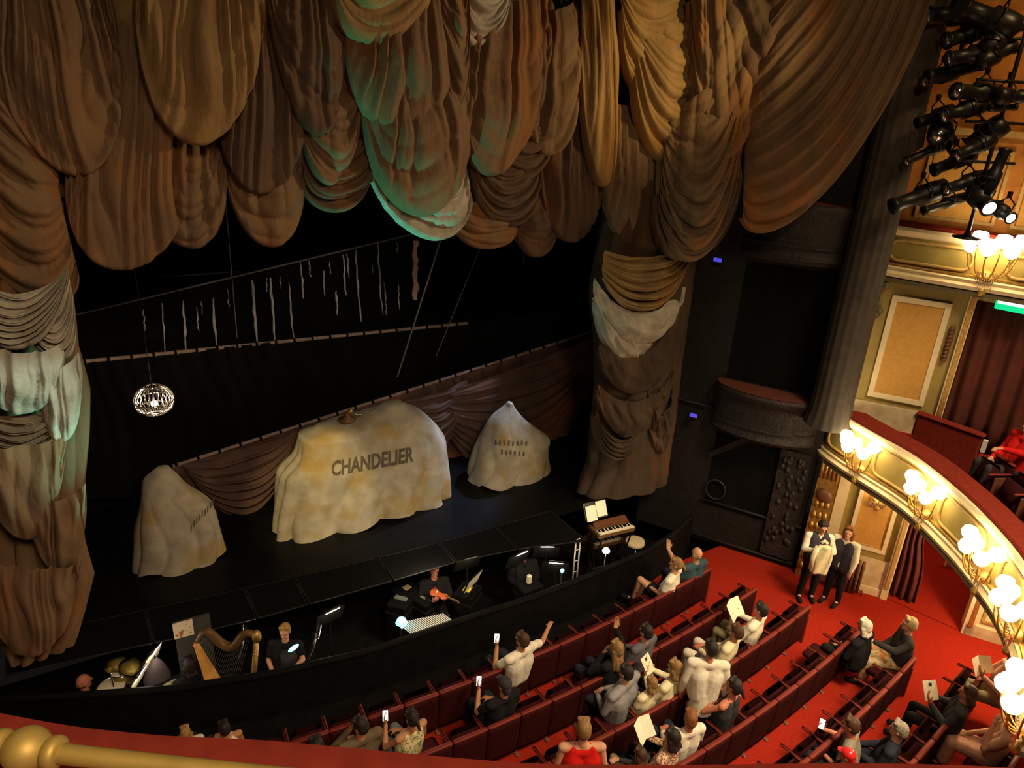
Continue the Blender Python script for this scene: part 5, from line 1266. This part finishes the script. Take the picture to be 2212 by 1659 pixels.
def person(label, loc, rz=0.0, pose='sit', skin='skinA', top='c_white', legs='c_navy', hair='h_brown', style='short', sleeve='long', bottom='trousers',
           armL='lap', armR='lap', lean=0.0, turn=0.0, nod=0.0, s=1.0, knee=0.0, shoes='c_black', waist=None, fat=1.0, hands=True, cross=False):
    """built facing +Y with the hips over the origin; s scales the figure"""
    loc = V3(loc); s *= 1.06; fat *= 1.14
    e = empty('person', loc, label, 'person', None, rz)
    sit = pose == 'sit'
    hz = .50 if sit else .93*s
    if sit: base = hz
    H = V3((0, 0, hz)); up = V3((0, -math.sin(lean*-1)*1.0, math.cos(lean))).normalized()   # lean>0 : forward
    up = V3((0, math.sin(lean), math.cos(lean)))
    back = V3((0, -.10 if sit else 0, 0))
    def sp(h, x=0, y=0): return H + back*(h/.55) + up*(h*s) + V3((x*s, y*s, 0))
    chest = sp(.34); neck0 = sp(.52); headb = sp(.58, 0, .01); 
    hc = sp(.715, 0, .035)
    shL, shR = sp(.475, -.175*fat, 0), sp(.475, .175*fat, 0)
    # legs
    if sit:
        kz = .53; hips = [V3((-.09*s, .02, hz)), V3((.09*s, .02, hz))]
        kn = [V3((-.12*s-knee, .44*s, kz)), V3((.12*s+knee, .44*s, kz))]
        if cross: kn = [V3((-.06*s, .46*s, kz+.16)), V3((.10*s, .44*s, kz))]
        an = [V3((k.x*.9, k.y+(.04 if not cross else .10), .10 if i or not cross else .22)) for i, k in enumerate(kn)]
    else:
        hips = [V3((-.09*s, 0, hz)), V3((.09*s, 0, hz))]
        kn = [V3((-.10*s, .03, .50*s)), V3((.11*s, .04, .50*s))]; an = [V3((-.11*s, -.01, .085)), V3((.13*s, .02, .085))]
    toes = [a + V3((.0, .15*s, -.05)) for a in an]
    # arms
    def arm(kind, sh, sd):
        x = sd
        if kind == 'lap': el = sh + V3((.06*x*s, .06*s, -.27*s)); wr = V3((.07*x*s, .30*s, hz+.13)) if sit else el + V3((-.02*x, .06, -.24))*s; n = V3((0, -.2, -1)); d = None
        elif kind == 'side': el = sh + V3((.06*x, -.02, -.28))*s; wr = el + V3((.01*x, .05, -.25))*s; n = V3((-x, .2, 0)); d = None
        elif kind == 'hold': el = sh + V3((.07*x, .12, -.24))*s; wr = sp(.36, .09*x, .34); n = V3((-.6*x, -.6, .2)); d = V3((-.25*x, .55, .75))
        elif kind == 'phone': el = sh + V3((.10*x, .16, -.20))*s; wr = sp(.43, .16*x, .33); n = V3((-.8*x, -.3, .1)); d = V3((-.1*x, .55, .8))
        elif kind == 'raise': el = sh + V3((.14*x, .18, .10))*s; wr = sp(.74, .28*x, .30); n = V3((-x, -.3, 0)); d = V3((.6*x, .3, .6))
        elif kind == 'head': el = sh + V3((.20*x, .14, .08))*s; wr = sp(.66, .11*x, .10); n = V3((-x, 0, .2)); d = V3((-.6*x, -.1, .6))
        elif kind == 'chin': el = sh + V3((.08*x, .20, -.20))*s; wr = sp(.55, .06*x, .17); n = V3((-.4*x, -.8, 0)); d = V3((-.3*x, -.15, .9))
        elif kind == 'reach': el = sh + V3((.10*x, .20, -.10))*s; wr = sp(.42, .20*x, .50); n = V3((0, -.2, -1)); d = V3((.1*x, 1, .1))
        elif kind == 'out': el = sh + V3((.25*x, .06, -.10))*s; wr = el + V3((.23*x, .12, .06))*s; n = V3((0, -.2, -1)); d = None
        else: el = sh + V3(kind[0])*s; wr = el + V3(kind[1])*s; n = V3((0, -.3, -1)); d = None
        if d is None: d = (wr-el)
        return el, wr, d.normalized(), n
    AL, AR = arm(armL, shL, -1), arm(armR, shR, 1)
    Rh = Matrix.Rotation(turn, 3, 'Z') @ Matrix.Rotation(-nod, 3, 'X')
    def hp(x, y, z): return hc + Rh @ V3((x*s, y*s, z*s))
    # --- body
    b = MB()
    for sx in (-1, 1): b.cone(H+V3((.06*sx*s, .0, .0)), sp(.3, .075*sx*fat), .105*s, .095*s, 12, rounded=True); b.cone(sp(.3, .075*sx*fat), sp(.45, .10*sx*fat), .095*s, .07*s, 12, rounded=True)
    b.cone(shL, shR, .058*s, .058*s, 10, rounded=True)
    b.cone(neck0, headb, .058*s, .054*s, 10, rounded=True); b.cone(headb, hp(0, -.01, -.06), .054*s, .055*s, 10, rounded=True)
    b.ball(hp(0, -.005, .012), (.076*s, .094*s, .105*s), 16, R=Rh); b.ball(hp(0, .022, -.055), (.058*s, .066*s, .068*s), 14, R=Rh)
    b.cone(hp(0, .083, .01), hp(0, .106, -.028), .010*s, .0155*s, 8, rounded=True)
    for sx in (-1, 1):
        b.ball(hp(.076*sx, -.008, -.01), (.012*s, .022*s, .032*s), 8, R=Rh)
        b.cone(hp(.048*sx, .078, .024), hp(.014*sx, .090, .022), .010*s, .010*s, 6, rounded=True)
    b.cone(hp(-.022, .079, -.062), hp(.022, .079, -.062), .009*s, .009*s, 6, rounded=True); b.cone(hp(0, .075, -.095), hp(0, .073, -.1), .02*s, .02*s, 8, rounded=True)
    for sh, (el, wr, d, n), sd in ((shL, AL, -1), (shR, AR, 1)):
        b.cone(sh, el, .047*s, .040*s, 10, rounded=True); b.cone(el, wr, .041*s, .028*s, 10, rounded=True); b.cone(wr, wr+d*.02, .028*s, .026*s, 8, rounded=True)
        if hands: hand(b, wr, d, n, .55, s, sd)
    for i in (0, 1):
        b.cone(hips[i], kn[i], .080*s, .056*s, 12, rounded=True); b.cone(kn[i], kn[i].lerp(an[i], .35)-V3((0, .012, 0)), .054*s, .056*s, 12, rounded=True); b.cone(kn[i].lerp(an[i], .35)-V3((0, .012, 0)), an[i], .056*s, .036*s, 12, rounded=True)
        b.cone(an[i], toes[i], .035*s, .028*s, 8, rounded=True)
    remesh(b, 'body', skin, e, .0105, 2, .4)
    # --- eyes
    ey = MB()
    for sx in (-1, 1): ey.ball(hp(.031*sx, .083, .004), (.0125*s, .007*s, .008*s), 8, R=Rh)
    ey.build('eyes', 'eyes', e, True)
    # --- top
    g = .020
    t = MB()
    for sx in (-1, 1): t.cone(H+V3((.062*sx*s, .0, .01 if sit else -.04)), sp(.3, .078*sx*fat), .108*s*fat+g, .098*s*fat+g, 12, rounded=True); t.cone(sp(.3, .078*sx*fat), sp(.445, .09*sx*fat), .098*s*fat+g, .074*s+g*.6, 12, rounded=True)
    if sleeve != 'none':
        t.cone(shL, shR, .062*s+g*.6, .062*s+g*.6, 12, rounded=True)
        for sh, (el, wr, d, n) in ((shL, AL), (shR, AR)):
            if sleeve == 'long': t.cone(sh, el, .055*s+g*.5, .050*s+g*.4, 12, rounded=True); t.cone(el, el.lerp(wr, .92), .050*s+g*.4, .036*s+g*.3, 12, rounded=True)
            else: t.cone(sh, sh.lerp(el, .62), .056*s+g*.5, .054*s+g*.6, 12, rounded=True)
        t.cone(neck0-up*.02, neck0+up*.012, .066*s, .064*s, 12)
    else:
        for sx in (-1, 1): t.cone(sp(.40, .10*sx), sp(.49, .085*sx, .0), .05*s+g*.5, .046*s, 10, rounded=True)
    if waist: t.cone(H+V3((0, 0, -.30*s)), H+V3((0, 0, .05)), .19*s, .15*s, 16)
    if sleeve == 'none': t.cone(sp(.43, -.09), sp(.43, .09), .085*s, .085*s, 12, rounded=True)
    remesh(t, 'shirt', top, e, .014, 9, .5)
    if sit is False and waist is None: pass
    # --- bottoms
    q = MB()
    if bottom in ('trousers', 'shorts'):
        q.cone(hips[0], hips[1], .115*s, .115*s, 12, rounded=True)
        for i in (0, 1):
            q.cone(hips[i], kn[i], .098*s, .076*s, 12, rounded=True)
            if bottom == 'trousers': q.cone(kn[i], an[i]+V3((0, 0, .02)), .076*s, .058*s, 12, rounded=True)
    else:
        q.cone(hips[0], hips[1], .12*s, .12*s, 12, rounded=True)
        ends = [kn[i].lerp(an[i], .05 if bottom == 'skirt' else .75) for i in (0, 1)]
        for f in np.linspace(0, 1, 5):
            k_ = kn[0].lerp(kn[1], float(f)); h_ = hips[0].lerp(hips[1], float(f)); q.cone(h_, k_ if bottom != 'miniskirt' else h_.lerp(k_, .55), .10*s, .085*s, 10, rounded=True)
            if bottom == 'dress': q.cone(k_, ends[0].lerp(ends[1], float(f)), .085*s, .09*s, 10, rounded=True)
    remesh(q, bottom, legs, e, .015, 6, .5)
    for i in (0, 1):
        f = MB(); f.cone(an[i]+V3((0, -.03, -.045)), toes[i]+V3((0, .035, .008)), .046*s, .044*s, 10, rounded=True); f.cone(an[i], an[i]+V3((0, -.01, -.04)), .046*s, .046*s, 10, rounded=True); remesh(f, 'shoe', shoes, e, .012, 2, .5)
    # --- hair
    h = MB()
    if style in ('short', 'bob', 'long', 'tied'):
        h.ball(hp(0, -.018, .030), (.085*s, .098*s, .102*s), 18, R=Rh); h.ball(hp(0, -.045, -.005), (.083*s, .075*s, .10*s), 14, R=Rh)
        h.cone(hp(-.05, .045, .10), hp(.05, .045, .10), .03*s, .028*s, 8, rounded=True)
        if style in ('bob', 'long'):
            L_ = .12 if style == 'bob' else .30
            for x in (-.07, -.045, 0, .045, .07): h.cone(hp(x, -.045+.02*abs(x)/.07, -.02), hc + V3((x*1.15*s, (-.07 if abs(x) < .06 else -.03)*s, -L_*s)) + (back*.3), .042*s, .03*s, 8, rounded=True)
        if style == 'tied': h.cone(hp(0, -.10, .03), hp(0, -.17, -.08), .035*s, .02*s, 8, rounded=True)
    elif style == 'bald':
        h.cone(hp(-.07, -.02, -.03), hp(0, -.093, -.035), .018*s, .02*s, 8, rounded=True); h.cone(hp(.07, -.02, -.03), hp(0, -.093, -.035), .018*s, .02*s, 8, rounded=True)
    elif style == 'cap':
        h.ball(hp(0, -.01, .045), (.088*s, .104*s, .085*s), 18, R=Rh); h.cone(hp(0, -.05, -.01), hp(0, -.06, -.05), .07*s, .06*s, 10, rounded=True); h.ball(hp(0, .11, .045), (.06*s, .05*s, .010*s), 12, R=Rh)
    remesh(h, 'cap' if style == 'cap' else 'hair', hair, e, .012, 1, .3)
    Rz = Matrix.Rotation(rz, 3, 'Z')
    NPEO[0] += 1
    if sit: occupy(loc.x, loc.y)
    def W(p): return loc + Rz @ p
    hL, hR = AL[1] + AL[2]*.09*s + AL[3].normalized()*.02, AR[1] + AR[2]*.09*s + AR[3].normalized()*.02
    return dict(root=e, L=W(hL), R=W(hR), head=W(hc), dL=Rz @ AL[2], dR=Rz @ AR[2])
def seated(label, hx, hy, rz=0.0, s=1.0, lean=0.0, zh=None, **kw):
    s0 = s; s = s*1.06
    """place a seated figure by where its head shows"""
    zh = (.50 + .715*s*math.cos(lean)) if zh is None else zh
    p = at_z(hx, hy, zh); rz = rz + row_slope(p[0])
    off = Matrix.Rotation(rz, 3, 'Z') @ V3((0, -.10*.715/.55 + .715*s*math.sin(lean) + .035, 0))
    return person(label, (p[0]-off.x, p[1]-off.y, 0), rz, 'sit', s=s0, lean=lean, **kw)
def standing(label, fx, fy, rz, s=1.0, z=0.0, **kw):
    p = at_z(fx, fy, z); return person(label, (p[0], p[1], z), rz, 'stand', s=s, **kw)
def phone(p, d, label, up=(0, 0, 1)):
    e = empty('phone', p, label, 'phone'); d = V3(d).normalized(); f = V3(EYE) - V3(p); f.z *= .6; f.normalize()
    a = V3((0, 0, 1)) - f*f.z; a.normalize(); b = a.cross(f)
    mb = MB(); c = V3((0, 0, .03)); q = [c-a*.075-b*.038, c-a*.075+b*.038, c+a*.075+b*.038, c+a*.075-b*.038]; mb.prism(q, f*-.009); mb.build('case', 'blackm', e)
    mb = MB(); q = [c+f*.002-a*.066-b*.033, c+f*.002-a*.066+b*.033, c+f*.002+a*.066+b*.033, c+f*.002+a*.066-b*.033]; mb.prism(q, f*-.001); mb.build('screen', 'screen', e); return e
def booklet(p, label, rz=0.0, w=.21, h=.28, tilt=.6, m='paper', open_=True, dz=.06):
    e = empty('programme', V3(p)+V3((0, 0, dz)), label, 'programme', None, rz)
    for sg in ((-1, 1) if open_ else (1,)):
        mb = MB(); c, s_ = math.cos(tilt), math.sin(tilt)
        x0, x1 = (0, sg*w*.8) if open_ else (-w/2, w/2)
        y = .05 if open_ else 0
        pts = [V3((x0, -h/2*s_, -h/2*c)), V3((x1, -h/2*s_+y*-1, -h/2*c)), V3((x1, h/2*s_-y, h/2*c)), V3((x0, h/2*s_, h/2*c))]
        mb.prism(pts, V3((0, .004, -.004))); mb.build('page', m, e)
    if open_:
        mb = MB(); mb.tube([V3((0, -h/2*math.sin(tilt), -h/2*math.cos(tilt))), V3((0, h/2*math.sin(tilt), h/2*math.cos(tilt)))], .004, 5); mb.build('spine', m, e)
    else:
        mb = MB(); c, s_ = math.cos(tilt), math.sin(tilt); mb.prism([V3((-w*.1, h*.22*s_-.004, h*.22*c)), V3((w*.12, h*.22*s_-.004, h*.22*c)), V3((w*.12, h*.38*s_-.004, h*.38*c)), V3((-w*.1, h*.38*s_-.004, h*.38*c))], V3((0, -.002, .002))); mb.build('cover_print', 'c_dkgrey', e)
    return e
# ---- row at the pit wall
seated('bald man in a dark teal top at the far end of the front row', 1506, 1196, -.2, style='bald', hair='h_grey', top='c_teal', skin='skinA')
seated('woman with light brown hair, white top and bare crossed legs in the front row', 1460, 1218, .3, style='tied', hair='h_light', top='c_white', legs='c_black', bottom='miniskirt', skin='skinA', sleeve='short', cross=True, turn=.3, armR='raise')
a = seated('man in a cream shirt with one arm stretched out and a lit phone, front row', 1128, 1382, .15, hair='h_brown', top='c_white', sleeve='short', armL='phone', armR='out', skin='skinB', fat=1.15, turn=.2)
phone(a['L'], a['dL'], 'lit phone held by the man in the cream shirt in the front row')
# ---- second row
a = seated('person in a dark cap holding up a lit phone in the second row', 1090, 1480, .1, hair='c_dkgrey', style='cap', top='c_black', sleeve='short', armL='phone', armR='lap', skin='skinB')
phone(a['L'], a['dL'], 'lit phone held up by the person in the dark cap')
seated('dark-haired man in an olive shirt above the velvet ledge', 778, 1568, .15, hair='h_dark', top='c_olive', armL='chin', armR='lap', skin='skinB', turn=.5, nod=.15, fat=1.15)
a = seated('girl in a flowered sleeveless top with a small lit phone above the velvet ledge', 889, 1550, .3, s=.95, hair='h_dark', style='tied', top='c_floral', sleeve='none', legs='c_denim', armL='phone', armR='lap', skin='skinB')
phone(a['L'], a['dL'], 'small lit phone held by the girl in the flowered top')
seated('dark-haired person whose head just shows over the velvet ledge', 684, 1612, .1, hair='h_dark', top='c_dkgrey', style='short')
seated('blond child peeping over the velvet ledge below the harp', 400, 1582, .1, s=.75, hair='h_blonde', top='c_white', style='bob')
seated('dark-haired child with a white strap peeping over the velvet ledge', 484, 1572, .2, s=.8, hair='h_dark', top='c_white', sleeve='none', style='short', skin='skinB')
seated('woman with long fair hair lifting both hands, second row', 1332, 1400, .15, hair='h_light', style='long', top='c_black', armR='raise', armL='chin', skin='skinB', fat=.95)
seated('dark-haired man in a slate shirt beside the woman with long fair hair', 1396, 1364, .1, hair='h_dark', top='c_greyblue', armL='lap')
# ---- third row
seated('broad man in a grey sweatshirt with dark hair in the third row', 1352, 1452, .25, hair='h_dark', top='c_grey', fat=1.4, armL='lap', armR='lap', lean=.05)
seated('fair-haired child in a cream top between the grey sweatshirt and the programme reader', 1407, 1474, .1, s=.82, hair='h_light', style='bob', top='c_cream', sleeve='short')
a = seated('woman with brown bob and cream top reading a programme in the third row', 1458, 1442, .2, hair='h_light', style='bob', top='c_cream', armL='hold', armR='hold', sleeve='long')
booklet(a['L'].lerp(a['R'], .5), 'white programme with a rust picture held by the woman with the brown bob', .3, m='paperprint', open_=False)
seated('man in a cream shirt and white trousers, third row beside the standing man', 1592, 1364, .2, hair='h_brown', top='c_cream', legs='c_whitep', lean=-.12, turn=-.3, skin='skinR', knee=.05)
a = seated('dark-haired man in a white shirt and khaki trousers reading a big open programme', 1644, 1317, .15, hair='h_dark', top='c_white', legs='c_khaki', armL='hold', armR='hold', lean=-.05, skin='skinR')
booklet(a['L'].lerp(a['R'], .5), 'large open programme held by the man in khaki trousers', .25, w=.24, h=.32)
seated('small dark-haired child tucked in front of the standing man in the white shirt', 1508, 1424, .1, s=.72, hair='h_dark', top='c_brownd')
standing('man in a loose white shirt standing with his back to the camera among the seats', 1497, 1602, -.65, s=1.0, hair='h_dark', top='c_white', legs='c_brownd', armL='side', armR='side', waist=True, skin='skinR', turn=.4, fat=1.1)
# ---- fourth row
seated('dark-haired woman in a black sleeveless top with bare arms folded up, fourth row', 1586, 1482, .1, hair='h_dark', style='tied', top='c_dkgrey', sleeve='none', legs='c_black', armL='chin', armR='chin', skin='skinR')
standing('woman in a bright red sleeveless top standing with bare arms down', 1235, 1800, -.5, s=1.02, hair='h_light', style='short', top='c_red', sleeve='none', legs='c_navy', armL='side', armR='side', skin='skinA', waist=None, fat=1.1)
a = seated('dark-haired woman in a printed top holding up a white programme', 1452, 1592, .25, hair='h_dark', style='bob', top='c_print', armL='hold', armR='hold', sleeve='long', skin='skinR')
booklet(a['L'].lerp(a['R'], .5), 'white programme held up by the woman in the printed top', .2, w=.2, h=.3, dz=.12)
seated('ginger-haired man in a white shirt sitting next to the woman in the printed top', 1492, 1552, -.2, hair='h_ginger', top='c_white', skin='skinR', turn=-.5)
seated('brown-haired child low in front of the woman in the printed top', 1382, 1628, .15, s=.78, hair='h_brown', style='bob', top='c_dkgrey', legs='c_khaki')
# ---- fifth and sixth rows
seated('blonde woman in a dark shawl and patterned skirt by the aisle of the fifth row', 1965, 1348, .55, hair='h_pale', style='short', top='c_dkgrey', legs='c_patt', bottom='dress', lean=.12, armL='reach', armR='lap', skin='skinA', knee=.08)
seated('white-haired person in black clothes bending forward near the fifth-row aisle', 1868, 1352, -.1, s=.98, hair='h_white', style='bob', top='c_black', legs='c_black', lean=.15, armL='lap', armR='lap')
a = seated('man in a grey tee shirt leaning over a bright phone near the bottom edge', 1838, 1566, .3, hair='h_brown', style='short', top='c_greytee', sleeve='short', armR='hold', armL='lap', lean=.25, skin='skinR')
phone(a['R'], a['dR'], 'bright phone held by the man in the grey tee shirt')
seated('grey-haired person in a navy jacket beside the man with the bright phone', 1942, 1576, .2, hair='h_grey', style='short', top='c_navy', armL='lap', armR='lap')
a = seated('fair child in a glossy red cap at the bottom edge of the picture', 1830, 1632, .2, s=.85, hair='redgloss', style='cap', top='c_black', legs='c_black', skin='skinA')
a = seated('woman in a dark jacket reading a pale programme under the balcony lamps', 2092, 1496, .2, hair='h_brown', style='bob', top='c_dkgrey', legs='c_black', armL='hold', armR='hold', skin='skinR')
booklet(a['L'].lerp(a['R'], .5), 'pale programme held by the woman in the dark jacket', -.4, w=.22, h=.28, open_=False)
a = seated('dark-haired person close under the balcony edge with an open programme', 2196, 1424, .5, hair='h_dark', style='short', top='c_pink', legs='c_khaki', armL='hold', armR='hold')
booklet(a['L'].lerp(a['R'], .5), 'open programme held by the dark-haired person under the balcony edge', -.3, w=.22, h=.26)
seated('woman in a pink dress with one bare arm bent beneath the lowest lamp', 2188, 1548, .3, hair='h_brown', style='bob', top='c_pink', legs='c_pink', bottom='dress', sleeve='short', armL='chin', armR='lap', skin='skinA')
# ---- the two ushers
a = standing('usher in a white shirt and dark waistcoat looking down at a pale jacket', 1738, 1290, 2.45, s=.94, hair='h_dark', style='short', top='c_white', legs='c_black', armL='hold', armR='hold', nod=.32, turn=.1, skin='skinA')
def vest(a, h=.93, s=1.0):
    e = a['root']; mb = MB(); H = V3((0, 0, h*s))
    for sx in (-1, 1): mb.cone(H+V3((.070*sx, .004, -.03)), H+V3((.088*sx, .004, .3*s)), .145*s, .136*s, 12, rounded=True); mb.cone(H+V3((.088*sx, .004, .3*s)), H+V3((.095*sx, .0, .44*s)), .140*s, .122*s, 12, rounded=True)
    remesh(mb, 'waistcoat', 'c_waistcoat', e, .014, 3, .5)
vest(a, .93*.94*1.06, .94*1.06)
jp = a['L'].lerp(a['R'], .5)
e = empty('jacket', jp, 'pale cream jacket held by the usher in the white shirt', 'jacket')
mb = MB()
def jk(u, v):
    th = 2*math.pi*u; w = .155*(.7+.3*math.sin(math.pi*min(.75, v)))+.018*math.sin(th*6+v*3); return (w*math.cos(th), .05*math.sin(th)+.02*math.sin(4*th+5*v), .08-.60*v)
mb.grid(jk, 40, 20, closed_u=True); mb.f.append(tuple(range(40))); mb.m.append(0); mb.f.append(tuple(range(40*19, 40*20))); mb.m.append(0); o = mb.build('cloth', 'c_cream', e, True); o.rotation_euler = (0, 0, 2.45)
mb = MB(); mb.tube([(.12, 0, .05), (.18, .03, -.15), (.17, .03, -.42)], [.05, .045, .036], 10); o = mb.build('sleeve', 'c_cream', e, True); o.rotation_euler = (0, 0, 2.45)
mb = MB(); mb.tube([(-.05, -.06, .09), (0, -.08, .14), (.06, -.06, .09)], .03, 8); o = mb.build('collar', 'c_cream', e, True); o.rotation_euler = (0, 0, 2.45)
a = standing('usher with long red-brown hair and dark waistcoat, one arm hanging down', 1795, 1300, 1.75, s=.92, hair='h_ginger', style='long', top='c_white', legs='c_black', armL='lap', armR='side', skin='skinA', turn=.2)
vest(a, .93*.92*1.06, .92*1.06)
# ---- musicians
def musician(label, hx, hy, zh=.25, rz=math.pi, **kw):
    """seated in the pit, a metre below the stalls"""
    s = kw.pop('s', 1.0); p = at_z(hx, hy, zh + .5); off = Matrix.Rotation(rz, 3, 'Z') @ V3((0, -.095, 0))
    r = person(label, (p[0]-off.x, p[1]-off.y, ZP), rz, 'sit', s=s, **kw)
    q = r['root'].location; n = 'orchestra_chair'
    c = empty(n, (q.x, q.y, ZP), kw.get('chair', 'black orchestra chair under the ' + label.split(' in the pit')[0]), 'chair', 'orchestra chairs', rz)
    mb = MB(); mb.box((0, .06, .36), (.42, .42, .06), bev=.02); mb.build('seat', 'black', c)
    mb = MB(); mb.box((0, -.26, .72), (.40, .04, .34), 0, .12, bev=.02); mb.build('backrest', 'black', c)
    for sx in (-1, 1):
        for y in (-.14, .24):
            mb = MB(); mb.cone((.18*sx, y, .34), (.19*sx, y*1.1, 0), .013, .013, 8); mb.build('leg', 'blackm', c)
    return r
musician('blonde woman in black sitting in the pit beside the harp', 614, 1348, .3, 2.6, hair='h_blonde', style='short', top='c_black', sleeve='short', legs='c_black', armL='reach', armR='lap', skin='skinA')
a = musician('violinist in black sitting in the pit under the net edge', 938, 1222, .25, 2.9, hair='h_grey', style='short', top='c_black', legs='c_black', armL='hold', armR='hold', skin='skinR')
e = empty('violin', a['L'].lerp(a['R'], .5) + V3((0, 0, .08)), 'red-brown violin held by the violinist under the net edge', 'violin', None, .5)
mb = MB(); mb.grid(lambda u, v: (np.interp(v, [0, .05, .2, .42, .5, .6, .8, .95, 1], [.002, .05, .085, .058, .055, .062, .105, .07, .002])*math.cos(2*math.pi*u), .36*v-.18, .022*math.sin(2*math.pi*u)), 24, 30, closed_u=True); mb.build('body', 'violin', e, True)
mb = MB(); mb.box((0, -.26, .022), (.026, .26, .02)); mb.tube([(0, -.39, .02), (0, -.42, .0), (0, -.40, -.012)], .012, 8); mb.build('neck', 'darkwood', e)
mb = MB(); mb.box((0, .05, .035), (.045, .01, .03)); mb.build('bridge', 'paper', e)
musician('pink-faced player sitting in the pit just under the netted panels', 1133, 1178, .3, 2.8, hair='h_dark', style='short', top='c_black', legs='c_black', skin='skinR', turn=.2)
musician('flushed man in black sitting in the pit at its dark end near the drums', 178, 1462, .25, -1.2, hair='h_brown', style='bald', top='c_black', legs='c_black', skin='skinR')
musician('shadowed person in black sitting in the pit in front of the grey board', 408, 1432, .2, .2, hair='h_dark', style='bob', top='c_black', legs='c_black', skin='skinR')
# ---- someone on the balcony
pb_ = Vector(at_z(2216, 915, 4.4))
person('person in an orange-red top at the picture edge on the balcony', (pb_.x, pb_.y, 3.12), 1.1, 'sit', top='c_red', legs='c_dkgrey', hair='h_brown', skin='skinA', armL='reach')
place_seats()
circle_seats()
